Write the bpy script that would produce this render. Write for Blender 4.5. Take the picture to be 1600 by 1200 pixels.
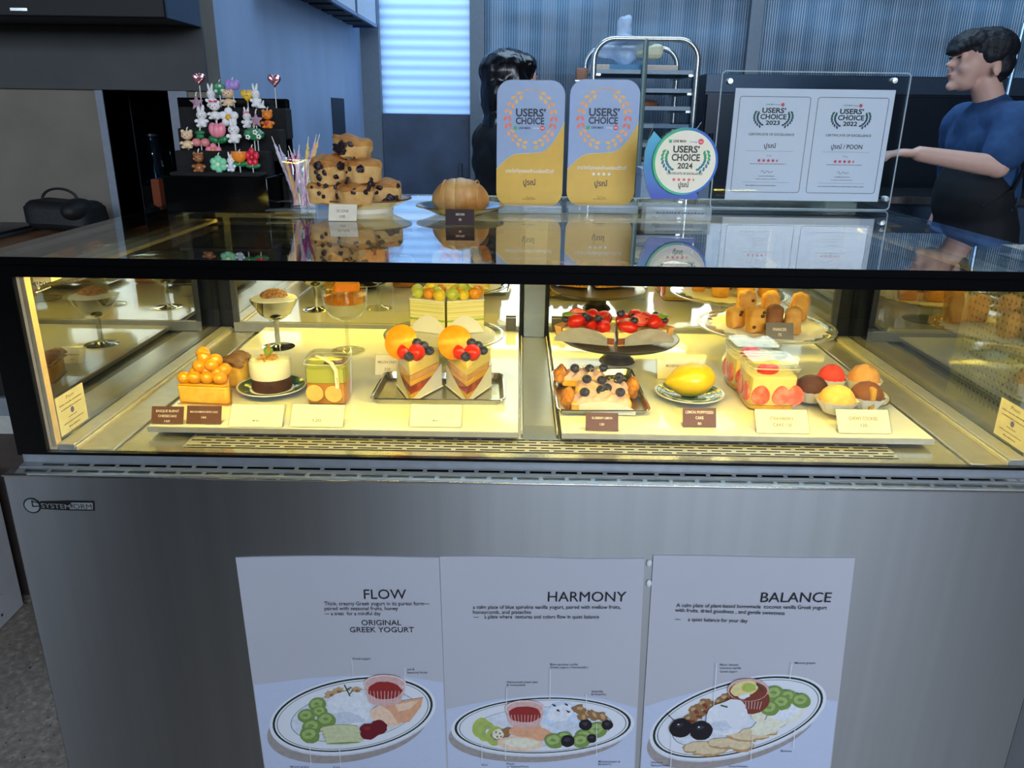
import bpy, bmesh, math, random
from mathutils import Vector, Matrix, noise
PI = math.pi
random.seed(7)
S = bpy.context.scene
C = S.collection
for o in list(bpy.data.objects): bpy.data.objects.remove(o)

# ---------------------------------------------------------------- camera, world, daylight, exposure
F_PX = 1212.6
YAW, PITCH, ROLL = math.radians(.3294), math.radians(19.3165), math.radians(.7933)
CAM = Vector((-.03654, -.97011, 1.38391))
FW = Vector((-math.sin(YAW)*math.cos(PITCH), math.cos(YAW)*math.cos(PITCH), -math.sin(PITCH)))
_r = Vector((math.cos(YAW), math.sin(YAW), 0)); _u = _r.cross(FW)
RT = _r*math.cos(ROLL)+_u*math.sin(ROLL); UP = -_r*math.sin(ROLL)+_u*math.cos(ROLL)
cd = bpy.data.cameras.new('camera'); cam = bpy.data.objects.new('camera', cd); C.objects.link(cam)
cd.sensor_width = 36; cd.lens = F_PX*36/1600; cd.clip_start = .02; cd.clip_end = 60
cam.matrix_world = Matrix(((RT.x, UP.x, -FW.x, CAM.x), (RT.y, UP.y, -FW.y, CAM.y), (RT.z, UP.z, -FW.z, CAM.z), (0, 0, 0, 1)))
S.camera = cam
def PX(p):
    d = Vector(p)-CAM; z = d.dot(FW); return 800+F_PX*d.dot(RT)/z, 600-F_PX*d.dot(UP)/z
def ray(x, y): return RT*((x-800)/F_PX)-UP*((y-600)/F_PX)+FW
def AY(x, y, Y): d = ray(x, y); return CAM+d*((Y-CAM.y)/d.y)      # point seen at a photo pixel, on the plane of depth Y
def AZ(x, y, Z): d = ray(x, y); return CAM+d*((Z-CAM.z)/d.z)      # the same on the level Z

W = bpy.data.worlds.new('sky'); S.world = W; W.use_nodes = True
bg = W.node_tree.nodes['Background']
bg.inputs[0].default_value = (.70, .82, 1.0, 1); bg.inputs[1].default_value = 14.0
S.view_settings.view_transform = 'Standard'; S.view_settings.look = 'None'
S.view_settings.exposure = 0; S.view_settings.gamma = 1; S.view_settings.use_curve_mapping = False
cy = S.cycles
cy.max_bounces = 12; cy.diffuse_bounces = 4; cy.glossy_bounces = 8; cy.transmission_bounces = 8; cy.transparent_max_bounces = 24
cy.caustics_reflective = True; cy.caustics_refractive = False; cy.sample_clamp_indirect = 6; cy.blur_glossy = .5
def lamp(name, kind, loc, energy, color, size=(1, 1), rot=(0, 0, 0), portal=False):
    d = bpy.data.lights.new(name, kind); o = bpy.data.objects.new(name, d); C.objects.link(o)
    o.location = loc; o.rotation_euler = rot
    d.energy = energy; d.color = color
    if kind == 'AREA': d.shape = 'RECTANGLE'; d.size, d.size_y = size; d.cycles.is_portal = portal
    return o
lamp('window_portal', 'AREA', (.0, -4.42, 2.65), 1, (1, 1, 1), (8.4, 1.5), (PI/2, 0, 0), True)    # steers samples to the shop front's open window

lamp('kitchen_fill_light', 'AREA', (.6, 2.3, 3.4), 60, (.50, .73, 1.0), (2.4, 1.2))  # unseen fill light added to brighten the left wall and the people

# ---------------------------------------------------------------- materials
def lin(c):
    return tuple((v/255/12.92 if v/255 <= .04045 else ((v/255+.055)/1.055)**2.4) for v in c[:3])
_M = {}
def M(name, col=(128, 128, 128), rough=.5, metal=0., var=.07, scale=60, bump=0., spec=.5, sss=0., stretch=(1, 1, 1), alpha=None, coat=0., detail=3, bscale=None, aniso=0.):
    if name in _M: return _M[name]
    m = bpy.data.materials.new(name); m.use_nodes = True; _M[name] = m
    nt = m.node_tree; n = nt.nodes; p = n['Principled BSDF']
    c = lin(col)
    tc = n.new('ShaderNodeTexCoord'); mp = n.new('ShaderNodeMapping'); mp.inputs['Scale'].default_value = stretch
    nz = n.new('ShaderNodeTexNoise'); nz.inputs['Scale'].default_value = scale; nz.inputs['Detail'].default_value = detail
    nt.links.new(tc.outputs['Object'], mp.inputs[0]); nt.links.new(mp.outputs[0], nz.inputs['Vector'])
    rp = n.new('ShaderNodeValToRGB')
    rp.color_ramp.elements[0].position = .3; rp.color_ramp.elements[1].position = .7
    rp.color_ramp.elements[0].color = tuple(max(0, v*(1-var)) for v in c)+(1,)
    rp.color_ramp.elements[1].color = tuple(min(1, v*(1+var)) for v in c)+(1,)
    nt.links.new(nz.outputs['Fac'], rp.inputs[0]); nt.links.new(rp.outputs[0], p.inputs['Base Color'])
    p.inputs['Roughness'].default_value = rough; p.inputs['Metallic'].default_value = metal
    p.inputs['Specular IOR Level'].default_value = spec
    if coat: p.inputs['Coat Weight'].default_value = coat; p.inputs['Coat Roughness'].default_value = .08
    if aniso: p.inputs['Anisotropic'].default_value = aniso
    if sss:
        p.inputs['Subsurface Weight'].default_value = sss; p.inputs['Subsurface Radius'].default_value = (.004, .002, .001); p.inputs['Subsurface Scale'].default_value = 1
    if alpha is not None: p.inputs['Alpha'].default_value = alpha
    if bump:
        b = n.new('ShaderNodeBump'); b.inputs['Strength'].default_value = bump; b.inputs['Distance'].default_value = .004
        n2 = n.new('ShaderNodeTexNoise'); n2.inputs['Scale'].default_value = bscale or scale*1.7; n2.inputs['Detail'].default_value = 5
        nt.links.new(mp.outputs[0], n2.inputs['Vector']); nt.links.new(n2.outputs['Fac'], b.inputs['Height']); nt.links.new(b.outputs[0], p.inputs['Normal'])
    return m
def MIX2(name, cola, colb, rough=.6, scale=60, lo=.5, hi=.55, bump=0., kind='NOISE', stretch=(1, 1, 1), metal=0., detail=4, colc=None):
    """two colours of the thing itself in patches (crumb and berry, stone and chips)"""
    if name in _M: return _M[name]
    m = M(name, cola, rough, metal, bump=bump, scale=scale, stretch=stretch, detail=detail)
    nt = m.node_tree; n = nt.nodes; p = n['Principled BSDF']
    rp = [x for x in n if x.type == 'VALTORGB'][0]
    if kind == 'VORONOI':
        v = n.new('ShaderNodeTexVoronoi'); v.inputs['Scale'].default_value = scale
        mp = [x for x in n if x.type == 'MAPPING'][0]; nt.links.new(mp.outputs[0], v.inputs['Vector'])
        nt.links.new(v.outputs['Distance'], rp.inputs[0])
    e = rp.color_ramp.elements
    e[0].position = lo; e[1].position = hi
    e[0].color = lin(cola)+(1,); e[1].color = lin(colb)+(1,)
    if colc:
        x = e.new(min(1, hi+.12)); x.color = lin(colc)+(1,)
    return m
def GLASS(name, tint=(1, 1, 1), ior=1.5, base=0., rough=0., gloss=(1, 1, 1)):
    """a clear sheet: what is not reflected at the surface passes straight through"""
    if name in _M: return _M[name]
    m = bpy.data.materials.new(name); m.use_nodes = True; _M[name] = m
    nt = m.node_tree; n = nt.nodes; n.remove(n['Principled BSDF']); out = n['Material Output']
    fr = n.new('ShaderNodeFresnel'); fr.inputs[0].default_value = ior
    ad = n.new('ShaderNodeMath'); ad.operation = 'ADD'; ad.use_clamp = True; ad.inputs[1].default_value = base
    t = n.new('ShaderNodeBsdfTransparent'); t.inputs[0].default_value = tint+(1,)
    g = n.new('ShaderNodeBsdfGlossy'); g.inputs['Roughness'].default_value = rough; g.inputs[0].default_value = gloss+(1,)
    mx = n.new('ShaderNodeMixShader')
    ge = n.new('ShaderNodeNewGeometry'); mi = n.new('ShaderNodeMix')      # the far face of a sheet mirrors as much as the near one
    mi.inputs['A'].default_value = ior; mi.inputs['B'].default_value = 1/ior
    nt.links.new(ge.outputs['Backfacing'], mi.inputs['Factor']); nt.links.new(mi.outputs['Result'], fr.inputs[0])
    nt.links.new(fr.outputs[0], ad.inputs[0]); nt.links.new(ad.outputs[0], mx.inputs[0])
    nt.links.new(t.outputs[0], mx.inputs[1]); nt.links.new(g.outputs[0], mx.inputs[2]); nt.links.new(mx.outputs[0], out.inputs[0])
    return m
def EMIT(name, col, strength):
    if name in _M: return _M[name]
    m = bpy.data.materials.new(name); m.use_nodes = True; _M[name] = m
    p = m.node_tree.nodes['Principled BSDF']; p.inputs['Base Color'].default_value = (.8, .8, .8, 1)
    p.inputs['Emission Color'].default_value = tuple(col)+(1,); p.inputs['Emission Strength'].default_value = strength
    return m
def PANE(name, tint, rough=.35, wave=None, streak=0., gl=.08, scale=3):
    """frosted pane: daylight from behind scatters through it, the face reflects a little"""
    if name in _M: return _M[name]
    m = bpy.data.materials.new(name); m.use_nodes = True; _M[name] = m
    nt = m.node_tree; n = nt.nodes; n.remove(n['Principled BSDF']); out = n['Material Output']
    tr = n.new('ShaderNodeBsdfTranslucent'); g = n.new('ShaderNodeBsdfGlossy'); g.inputs['Roughness'].default_value = rough
    mx = n.new('ShaderNodeMixShader'); mx.inputs[0].default_value = gl
    tc = n.new('ShaderNodeTexCoord'); mp = n.new('ShaderNodeMapping'); nt.links.new(tc.outputs['Object'], mp.inputs[0])
    rp = n.new('ShaderNodeValToRGB')
    if wave:
        mp.inputs['Scale'].default_value = (0, 0, 1)
        w = n.new('ShaderNodeTexWave'); w.bands_direction = 'Z'; w.inputs['Scale'].default_value = wave; w.inputs['Distortion'].default_value = .6; w.inputs['Detail'].default_value = 1
        nt.links.new(mp.outputs[0], w.inputs['Vector']); nt.links.new(w.outputs['Fac'], rp.inputs[0])
    else:
        mp.inputs['Scale'].default_value = (.35, 1, 1.6)
        w = n.new('ShaderNodeTexNoise'); w.inputs['Scale'].default_value = scale; w.inputs['Detail'].default_value = 2
        nt.links.new(mp.outputs[0], w.inputs['Vector']); nt.links.new(w.outputs['Fac'], rp.inputs[0])
        rp.color_ramp.elements[0].position = .35; rp.color_ramp.elements[1].position = .7
    rp.color_ramp.elements[0].color = tuple(v*(1-streak) for v in tint)+(1,); rp.color_ramp.elements[1].color = tuple(min(1, v*(1+streak)) for v in tint)+(1,)
    nt.links.new(rp.outputs[0], tr.inputs[0]); nt.links.new(tr.outputs[0], mx.inputs[1]); nt.links.new(g.outputs[0], mx.inputs[2]); nt.links.new(mx.outputs[0], out.inputs[0])
    return m

# ---------------------------------------------------------------- mesh helpers
def V(*a): return Vector(a if len(a) > 1 else a[0])
class MB:
    """collects shapes; build() links them as ONE mesh object"""
    def __init__(s): s.v = []; s.f = []; s.mi = []; s.m = 0; s.T = None
    def _add(s, vs, fs):
        b = len(s.v); s.v += [(s.T @ Vector(v)) if s.T else Vector(v) for v in vs]
        for f in fs: s.f.append([i+b for i in f]); s.mi.append(s.m)
        return s
    def box(s, x0, x1, y0, y1, z0, z1):
        return s._add([(x, y, z) for z in (z0, z1) for y in (y0, y1) for x in (x0, x1)], [(0, 2, 3, 1), (4, 5, 7, 6), (0, 1, 5, 4), (2, 6, 7, 3), (0, 4, 6, 2), (1, 3, 7, 5)])
    def rbox(s, c, size, r=.005, seg=2, rot=None, amp=0., seed=0, freq=60, taper=1.):
        bm = bmesh.new(); bmesh.ops.create_cube(bm, size=1)
        for v in bm.verts:
            k = taper if v.co.z > 0 else 1
            v.co = Vector((v.co.x*size[0]*k, v.co.y*size[1]*k, v.co.z*size[2]))
        if amp: bmesh.ops.subdivide_edges(bm, edges=bm.edges[:], cuts=3, use_grid_fill=True)
        sharp = [e for e in bm.edges if len(e.link_faces) == 2 and e.calc_face_angle(0) > .5]
        bmesh.ops.bevel(bm, geom=sharp, offset=min(r, min(size)*.49), segments=seg, affect='EDGES', profile=.5)
        R = rot or Matrix()
        vs = []
        for v in bm.verts:
            p = v.co.copy()
            if amp: p += noise.noise_vector(p*freq+Vector((seed*3.1, seed, 0)))*amp
            vs.append(R @ p+Vector(c))
        bm.verts.index_update()
        fs = [[v.index for v in f.verts] for f in bm.faces]; bm.free()
        return s._add(vs, fs)
    def blob(s, c, r, amp=0., seed=0, freq=40, seg=16, rings=10, rot=None, fn=None):
        if not hasattr(r, '__len__'): r = (r, r, r)
        R = rot or Matrix(); vs = []; fs = []
        for i in range(rings+1):
            a = PI*i/rings
            for j in range(seg):
                b = 2*PI*j/seg
                d = Vector((math.sin(a)*math.cos(b), math.sin(a)*math.sin(b), math.cos(a)))
                p = Vector((d.x*r[0], d.y*r[1], d.z*r[2]))
                if fn: p = fn(p)
                if amp: p += d*noise.noise(p*freq+Vector((seed*7.3, seed*1.7, seed)))*amp
                vs.append(R @ p+Vector(c))
        for i in range(rings):
            for j in range(seg):
                fs.append((i*seg+j, (i+1)*seg+j, (i+1)*seg+(j+1) % seg, i*seg+(j+1) % seg))
        return s._add(vs, fs)
    def lathe(s, prof, c=(0, 0, 0), seg=32, sx=1, sy=1, fn=None, rot=None, close=False):
        R = rot or Matrix(); vs = []; fs = []; n = len(prof)
        for j in range(seg):
            b = 2*PI*j/seg
            for r, z in prof:
                k = fn(b, r, z) if fn else 1
                vs.append(R @ Vector((r*k*math.cos(b)*sx, r*k*math.sin(b)*sy, z))+Vector(c))
        for j in range(seg):
            for i in range(n-1 if not close else n):
                i2 = (i+1) % n
                fs.append((j*n+i, ((j+1) % seg)*n+i, ((j+1) % seg)*n+i2, j*n+i2))
        return s._add(vs, fs)
    def tube(s, pts, r, seg=8, caps=True, sy=1):
        pts = [Vector(p) for p in pts]; n = len(pts); vs = []; fs = []
        rr = r if hasattr(r, '__len__') else [r]*n
        up = Vector((0, 0, 1)); pn = None
        for i, p in enumerate(pts):
            t = (pts[min(i+1, n-1)]-pts[max(i-1, 0)]).normalized()
            if pn is None:
                a = up if abs(t.z) < .9 else Vector((1, 0, 0)); nx = t.cross(a).normalized()
            else: nx = (pn-t*pn.dot(t)).normalized()
            pn = nx; ny = t.cross(nx)
            for j in range(seg):
                b = 2*PI*j/seg; vs.append(p+nx*math.cos(b)*rr[i]+ny*math.sin(b)*rr[i]*sy)
        for i in range(n-1):
            for j in range(seg): fs.append((i*seg+j, i*seg+(j+1) % seg, (i+1)*seg+(j+1) % seg, (i+1)*seg+j))
        if caps: fs += [list(range(seg))[::-1], list(range((n-1)*seg, n*seg))]
        return s._add(vs, fs)
    def prism(s, poly, a, b):
        """poly: points; a, b: functions or offsets giving the two end copies"""
        n = len(poly); va = [Vector(p)+Vector(a) for p in poly]; vb = [Vector(p)+Vector(b) for p in poly]
        return s._add(va+vb, [list(range(n))[::-1], list(range(n, 2*n))]+[(i, (i+1) % n, n+(i+1) % n, n+i) for i in range(n)])
    def slab(s, xy, z0, z1): return s.prism([(p[0], p[1], 0) for p in xy], (0, 0, z0), (0, 0, z1))
    def poly(s, pts): return s._add(pts, [list(range(len(pts)))])
    def grid(s, fn, nu, nv):
        return s._add([fn(i/nu, j/nv) for j in range(nv+1) for i in range(nu+1)],
                      [(j*(nu+1)+i, j*(nu+1)+i+1, (j+1)*(nu+1)+i+1, (j+1)*(nu+1)+i) for j in range(nv) for i in range(nu)])
    def text(s, body, o, right, up, h, align='C', width=None, bold=0., spacing=1.):
        """lettering standing on the line through o; h = capital height; width fits the line"""
        if body[0] == '~':                                # a line too small to read: short worn strokes
            right, up, o = Vector(right).normalized(), Vector(up).normalized(), Vector(o)
            w = width or h*6; x = {'C': -w/2, 'L': 0, 'R': -w}[align]; x1 = x+w; rnd = random.Random(len(s.v))
            while x < x1:
                l = min(h*rnd.uniform(.5, 1.6), x1-x)
                s.poly([o+right*a+up*b for a, b in ((x, h*.15), (x+l*.75, h*.15), (x+l*.75, h*rnd.uniform(.5, .8)), (x, h*rnd.uniform(.5, .8)))]); x += l
            return s
        cu = bpy.data.curves.new('t', 'FONT'); cu.body = body; cu.offset = bold; cu.space_character = spacing; cu.resolution_u = 3
        ob = bpy.data.objects.new('t', cu); C.objects.link(ob)
        me = bpy.data.meshes.new_from_object(ob.evaluated_get(bpy.context.evaluated_depsgraph_get()))
        bpy.data.objects.remove(ob); bpy.data.curves.remove(cu)
        if not me.vertices: return s
        x0 = min(v.co.x for v in me.vertices); x1 = max(v.co.x for v in me.vertices)
        k = h/.69; kx = width/(x1-x0) if width else k
        off = {'C': -(x0+x1)/2, 'L': -x0, 'R': -x1}[align]
        right, up, o = Vector(right).normalized(), Vector(up).normalized(), Vector(o)
        s._add([o+right*((v.co.x+off)*kx)+up*(v.co.y*k) for v in me.vertices], [list(p.vertices) for p in me.polygons])
        bpy.data.meshes.remove(me)
        return s
    def build(s, name, mats, parent=None, smooth=True, world=False, bevel=0., sub=0, fixn=True):
        me = bpy.data.meshes.new(name)
        off = Vector((0, 0, 0))
        if world and parent:
            q = parent
            while q: off += q.location; q = q.parent
        me.from_pydata([tuple(v-off) for v in s.v], [], s.f)
        for m in (mats if isinstance(mats, (list, tuple)) else [mats]): me.materials.append(m)
        me.polygons.foreach_set('material_index', s.mi)
        if fixn:
            bm = bmesh.new(); bm.from_mesh(me); bmesh.ops.recalc_face_normals(bm, faces=bm.faces[:]); bm.to_mesh(me); bm.free()
        o = bpy.data.objects.new(name, me); C.objects.link(o)
        if parent: o.parent = parent
        if bevel:
            b = o.modifiers.new('bevel', 'BEVEL'); b.width = bevel; b.segments = 2; b.limit_method = 'ANGLE'
        if sub: o.modifiers.new('sub', 'SUBSURF').levels = sub; o.modifiers['sub'].render_levels = sub
        if smooth:
            me.polygons.foreach_set('use_smooth', [True]*len(me.polygons))
            try: me.set_sharp_from_angle(angle=math.radians(38))
            except Exception: pass
        return o
def tag(o, label=None, cat=None, group=None, kind=None):
    if label: o['label'] = label
    if cat: o['category'] = cat
    if group: o['group'] = group
    if kind: o['kind'] = kind
    return o
def thing(name, label, cat, loc=(0, 0, 0), rz=0, group=None, rot=None):
    o = bpy.data.objects.new(name, None); C.objects.link(o); o.empty_display_size = .02
    o.location = loc; o.rotation_euler = rot or (0, 0, rz)
    return tag(o, label, cat, group)
def struct(name, mb, mats, smooth=False, **k): return tag(mb.build(name, mats, None, smooth, **k), kind='structure')
def dup(root, loc, rz=None, label=None, scale=None):
    r = root.copy(); C.objects.link(r); r.location = loc
    if rz is not None: r.rotation_euler = (0, 0, rz)
    if label: r['label'] = label
    if scale: r.scale = (scale,)*3
    for ch in list(root.children):
        c = ch.copy(); C.objects.link(c); c.parent = r
        for g in list(ch.children):
            d = g.copy(); C.objects.link(d); d.parent = c
    return r
def RX(a): return Matrix.Rotation(a, 4, 'X')
def RY(a): return Matrix.Rotation(a, 4, 'Y')
def RZ(a): return Matrix.Rotation(a, 4, 'Z')
def TR(*p): return Matrix.Translation(p)
def circ(n=24, r=1., sx=1., sy=1., a0=0.): return [(r*sx*math.cos(2*PI*i/n+a0), r*sy*math.sin(2*PI*i/n+a0)) for i in range(n)]
def rrect(x0, x1, y0, y1, r, n=5):
    p = []
    for cx, cy_, a in ((x1-r, y1-r, 0), (x0+r, y1-r, 90), (x0+r, y0+r, 180), (x1-r, y0+r, 270)):
        for i in range(n+1): t = math.radians(a+90*i/n); p.append((cx+r*math.cos(t), cy_+r*math.sin(t)))
    return p
# ---------------------------------------------------------------- the room
steel = M('brushed_steel', (176, 178, 178), .2, 1., .05, 90, stretch=(1, 1, .02))
panel_steel = M('panel_steel', (168, 170, 171), .42, 1., .05, 30, stretch=(1.5, 1, .03), aniso=.85)
tg = panel_steel.node_tree.nodes.new('ShaderNodeTangent'); tg.direction_type = 'RADIAL'; tg.axis = 'X'; panel_steel.node_tree.links.new(tg.outputs[0], panel_steel.node_tree.nodes['Principled BSDF'].inputs['Tangent'])
mirror_steel = M('polished_steel', (190, 188, 180), .09, 1., .04, 20)
black = M('black_paint', (5, 5, 6), .22, spec=.3)
black_matte = M('black_matte', (9, 9, 10), .75, spec=.25)
floor_m = MIX2('terrazzo_floor', (132, 122, 113), (160, 149, 138), .45, 55, .4, .62, colc=(190, 182, 170))
# chips: a second, sharper layer
def chips(m, col, scale, cut):
    nt = m.node_tree; n = nt.nodes; p = n['Principled BSDF']
    v = n.new('ShaderNodeTexVoronoi'); v.inputs['Scale'].default_value = scale; v.inputs['Randomness'].default_value = 1
    mp = [x for x in n if x.type == 'MAPPING'][0]; nt.links.new(mp.outputs[0], v.inputs['Vector'])
    nz = n.new('ShaderNodeTexNoise'); nz.inputs['Scale'].default_value = scale*.8; nt.links.new(mp.outputs[0], nz.inputs['Vector'])
    ad = n.new('ShaderNodeMath'); ad.operation = 'ADD'; nt.links.new(v.outputs['Distance'], ad.inputs[0])
    ml = n.new('ShaderNodeMath'); ml.operation = 'MULTIPLY'; ml.inputs[1].default_value = .5; nt.links.new(nz.outputs['Fac'], ml.inputs[0]); nt.links.new(ml.outputs[0], ad.inputs[1])
    lt = n.new('ShaderNodeMath'); lt.operation = 'LESS_THAN'; lt.inputs[1].default_value = cut; nt.links.new(ad.outputs[0], lt.inputs[0])
    mx = n.new('ShaderNodeMixRGB'); nt.links.new(lt.outputs[0], mx.inputs[0])
    old = p.inputs['Base Color'].links[0].from_socket; nt.links.new(old, mx.inputs[1]); mx.inputs[2].default_value = lin(col)+(1,)
    nt.links.new(mx.outputs[0], p.inputs['Base Color'])
    return m
chips(floor_m, (196, 190, 176), 75, .36); chips(floor_m, (45, 40, 38), 48, .33)
bench_m = chips(M('white_terrazzo', (206, 206, 208), .5, var=.05, scale=12), (26, 26, 30), 26, .33)
shaded_terr = chips(M('shaded_terrazzo', (96, 98, 100), .5, var=.06, scale=14), (10, 10, 12), 32, .34)  # white terrazzo with its shade put into a darker grey
struct('floor', MB().box(-4.2, 4.2, -9, 5.2, -.05, 0), floor_m)
struct('ceiling', MB().box(-4.2, 4.2, -4.5, 3.5, 3.5, 3.6), M('ceiling_paint', (38, 40, 44), .8))
concrete = M('concrete_wall', (112, 105, 94), .85, var=.16, scale=5, bump=.15, bscale=60, detail=6)
concrete_blue_lit = M('polished_concrete', (150, 172, 204), .5, var=.10, scale=6, stretch=(1, 1, .35), detail=5)  # blue of the light on this wall put into its base colour
dark_wall = M('charcoal_wall', (42, 45, 48), .8, var=.1, scale=8)
YL = 1.22
# grey wall facing the counter, with a pass-through opening
a = AY(160, 140, YL); b = AY(256, 140, YL)
xl, xr, zt = a.x, b.x+.012, a.z; zb = .98; XE = -.865
w = MB()
w.box(-4.2, xl, YL, YL+.14, 0, 3.5); w.box(xr, XE, YL, YL+.1, 0, 3.5); w.box(xl, xr, YL, YL+.14, zt, 3.5); w.box(xl, xr, YL, YL+.14, 0, zb)
struct('wall_front_left', w, concrete)
struct('trim_1', MB().box(-4.2, XE+.004, YL-.012, YL, zt, zt+.155), M('beam_plaster', (70, 71, 72), .85, var=.12, scale=7))
struct('wall_left', MB().box(XE-.12, XE, YL+.1, 3.5, 0, 3.5), concrete_blue_lit)
struct('wall_right', MB().box(3.0, 3.1, -4.5, 3.5, 0, 3.5), dark_wall)
struct('wall_far_left', MB().box(-4.2, -4.1, -4.5, YL, 0, 3.5), dark_wall)
# shop front behind the photographer: sill, header, mullion, an added column; open to the sky
sf = MB(); sf.box(-4.2, 4.2, -4.55, -4.45, 0, 1.9); sf.box(-4.2, 4.2, -4.55, -4.45, 3.4, 3.5); sf.box(-2.7, -.4, -4.55, -4.45, 1.9, 3.4)  # unseen; solid stretch on the left shaped to darken that side
struct('wall_shop_front', sf, M('shop_front_paint', (60, 62, 66), .6))
struct('trim_2', MB().box(-1.62, -1.26, -1.75, -1.45, 0, 3.5), M('band_column_dark', (22, 23, 25), .7))  # unseen dark column added to reflect as a dark band in the panel
struct('trim_3', MB().box(1.0, 1.12, -4.56, -4.44, 1.9, 3.4), M('mullion_paint', (30, 31, 33), .6))

# back partition: door, fluted glass, frames
YB = 3.4
frame_m = M('grey_metal_frame', (96, 108, 118), .45, .35, .05)
x_dl, x_dr = AY(597, 150, YB).x, AY(735, 150, YB).x
x_g0 = AY(757, 100, YB).x; x_m0, x_m1 = AY(1166, 60, YB).x, AY(1186, 60, YB).x
z_mid = AY(660, 178, YB).z; z_rail = AY(1000, 117, YB).z
fr = MB(); fr.box(XE, x_dl, YB-.04, YB+.06, 0, 3.5); fr.box(x_dr, x_g0, YB-.04, YB+.06, 0, 3.5); struct('trim_4', fr, frame_m)
struct('trim_5', MB().box(x_m0, x_m1, YB-.04, YB+.06, 0, 3.5), frame_m)
d = thing('door_1', 'grey framed door with pale striped glass above a dark panel', 'door', ((x_dl+x_dr)/2, YB, 0)); d['kind'] = 'structure'
MB().box(x_dl-.001, x_dr+.001, YB+.01, YB+.02, z_mid, 3.5).build('striped_glass', PANE('striped_glass_mat', (.24, .315, .40), .3, wave=6.5, streak=.16), d, False, True)
MB().box(x_dl-.001, x_dr+.001, YB, YB+.03, .0, z_mid).build('kick_panel', M('slate_panel', (58, 74, 96), .45, var=.3, scale=7, detail=6), d, False, True)
MB().tube([(x_dr-.05, YB-.05, 1.0), (x_dr-.05, YB-.05, 1.12)], .009).build('handle', steel, d, world=True)
def flute(name, x0, x1, z0, z1, m):
    n = int((x1-x0)/.0032)
    def fn(u, v):
        x = x0+(x1-x0)*u; return (x, YB+.01+.0022*abs(math.sin(PI*(x-x0)/.0125)), z0+(z1-z0)*v)
    return struct(name, MB().grid(fn, n, 1), m, smooth=True, fixn=False)
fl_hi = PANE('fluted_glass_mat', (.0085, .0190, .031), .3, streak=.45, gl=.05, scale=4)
fl_lo = PANE('fluted_glass_low_mat', (.006, .0115, .018), .3, streak=.4, gl=.05, scale=4)  # same glass, tinted darker for the dimness behind its lower half
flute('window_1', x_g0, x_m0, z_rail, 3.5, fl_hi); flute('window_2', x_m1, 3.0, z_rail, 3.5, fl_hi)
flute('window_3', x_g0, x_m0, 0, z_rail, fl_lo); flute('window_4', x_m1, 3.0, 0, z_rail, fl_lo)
struct('wall_glass_blocker', MB().box(-.2, 3.4, YB+.55, YB+.65, 0, 1.75), M('blocker_grey', (70, 74, 78), .9))  # unseen wall added behind the glass to block light from its lower half
# room seen through the pass-through
struct('wall_pass_room', MB().box(xl-.4, XE-.12, 2.6, 2.7, 0, 3.5).box(xl-.5, xl-.4, YL+.14, 2.7, 0, 3.5), M('dim_wall', (52, 60, 72), .8))
struct('trim_7', MB().box(xl-.02, xl, YL-.004, YL+.142, zb, zt).box(xr, xr+.05, YL-.006, YL+.142, zb, zt).box(xl-.02, xr+.05, YL-.006, YL+.16, zb-.03, zb), M('reveal_lit_blue', (120, 128, 138), .6))  # bluish light on the reveals put into the lining colour
# ---------------------------------------------------------------- display case
ZT, ZD, YM, YF = 1.2, .934, .67, .095
case = thing('display_case', 'long stainless steel pastry display case with black framed glass lit warm inside', 'display case', (0, 0, 0))
clear = GLASS('clear_glass', (.97, .98, .97), 1.45)
top_gl = GLASS('top_glass_mat', (.90, .93, .91), 1.62)
side_gl = GLASS('side_glass_mat', (.80, .84, .80), 1.5, .24)
fp = MB().box(-.75, .75, 0, .02, .06, .899).build('front_panel', panel_steel, case, bevel=.002)
lip = MB().box(-.75, .75, -.003, .004, .8965, .8995).build('panel_lip', M('lip_steel', (210, 208, 200), .18, 1.), case, bevel=.0008)
MB().box(-.735, .735, .02, .85, .06, .90).build('cabinet_body', steel, case)
MB().box(-.7, .7, .04, .82, 0, .06).build('plinth', black_matte, case)
def slotted(mb, x0, x1, p0, p1, pitch, gap, phase=0.):
    """a strip from p0 to p1 (y, z) with a row of long slots cut through it"""
    q = lambda t: (p0[0]+(p1[0]-p0[0])*t, p0[1]+(p1[1]-p0[1])*t)
    def quad(xa, xb, t0, t1):
        a, b = q(t0), q(t1); mb.poly([(xa, a[0], a[1]), (xb, a[0], a[1]), (xb, b[0], b[1]), (xa, b[0], b[1])])
    quad(x0, x1, 0, .3); quad(x0, x1, .72, 1)
    x = x0+phase; quad(x0, x, .3, .72)
    while x < x1-pitch*.4:
        quad(min(x+pitch-gap, x1), min(x+pitch, x1), .3, .72); x += pitch
    if x < x1: quad(x, x1, .3, .72)
v = MB()
v.poly([(-.735, .028, .917), (.735, .028, .917), (.735, .028, .9055), (-.735, .028, .9055)])
slotted(v, -.735, .735, (.028, .9055), (.0165, .9035), .0363, .006, .03)
v.poly([(-.735, .0165, .9035), (.735, .0165, .9035), (.735, .0165, .902), (-.735, .0165, .902)])
slotted(v, -.735, .735, (.0165, .902), (.003, .8995), .0363, .006, .012)
v.build('vent_rail', M('vent_steel', (150, 156, 162), .38, .55), case, False, fixn=False)
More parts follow.
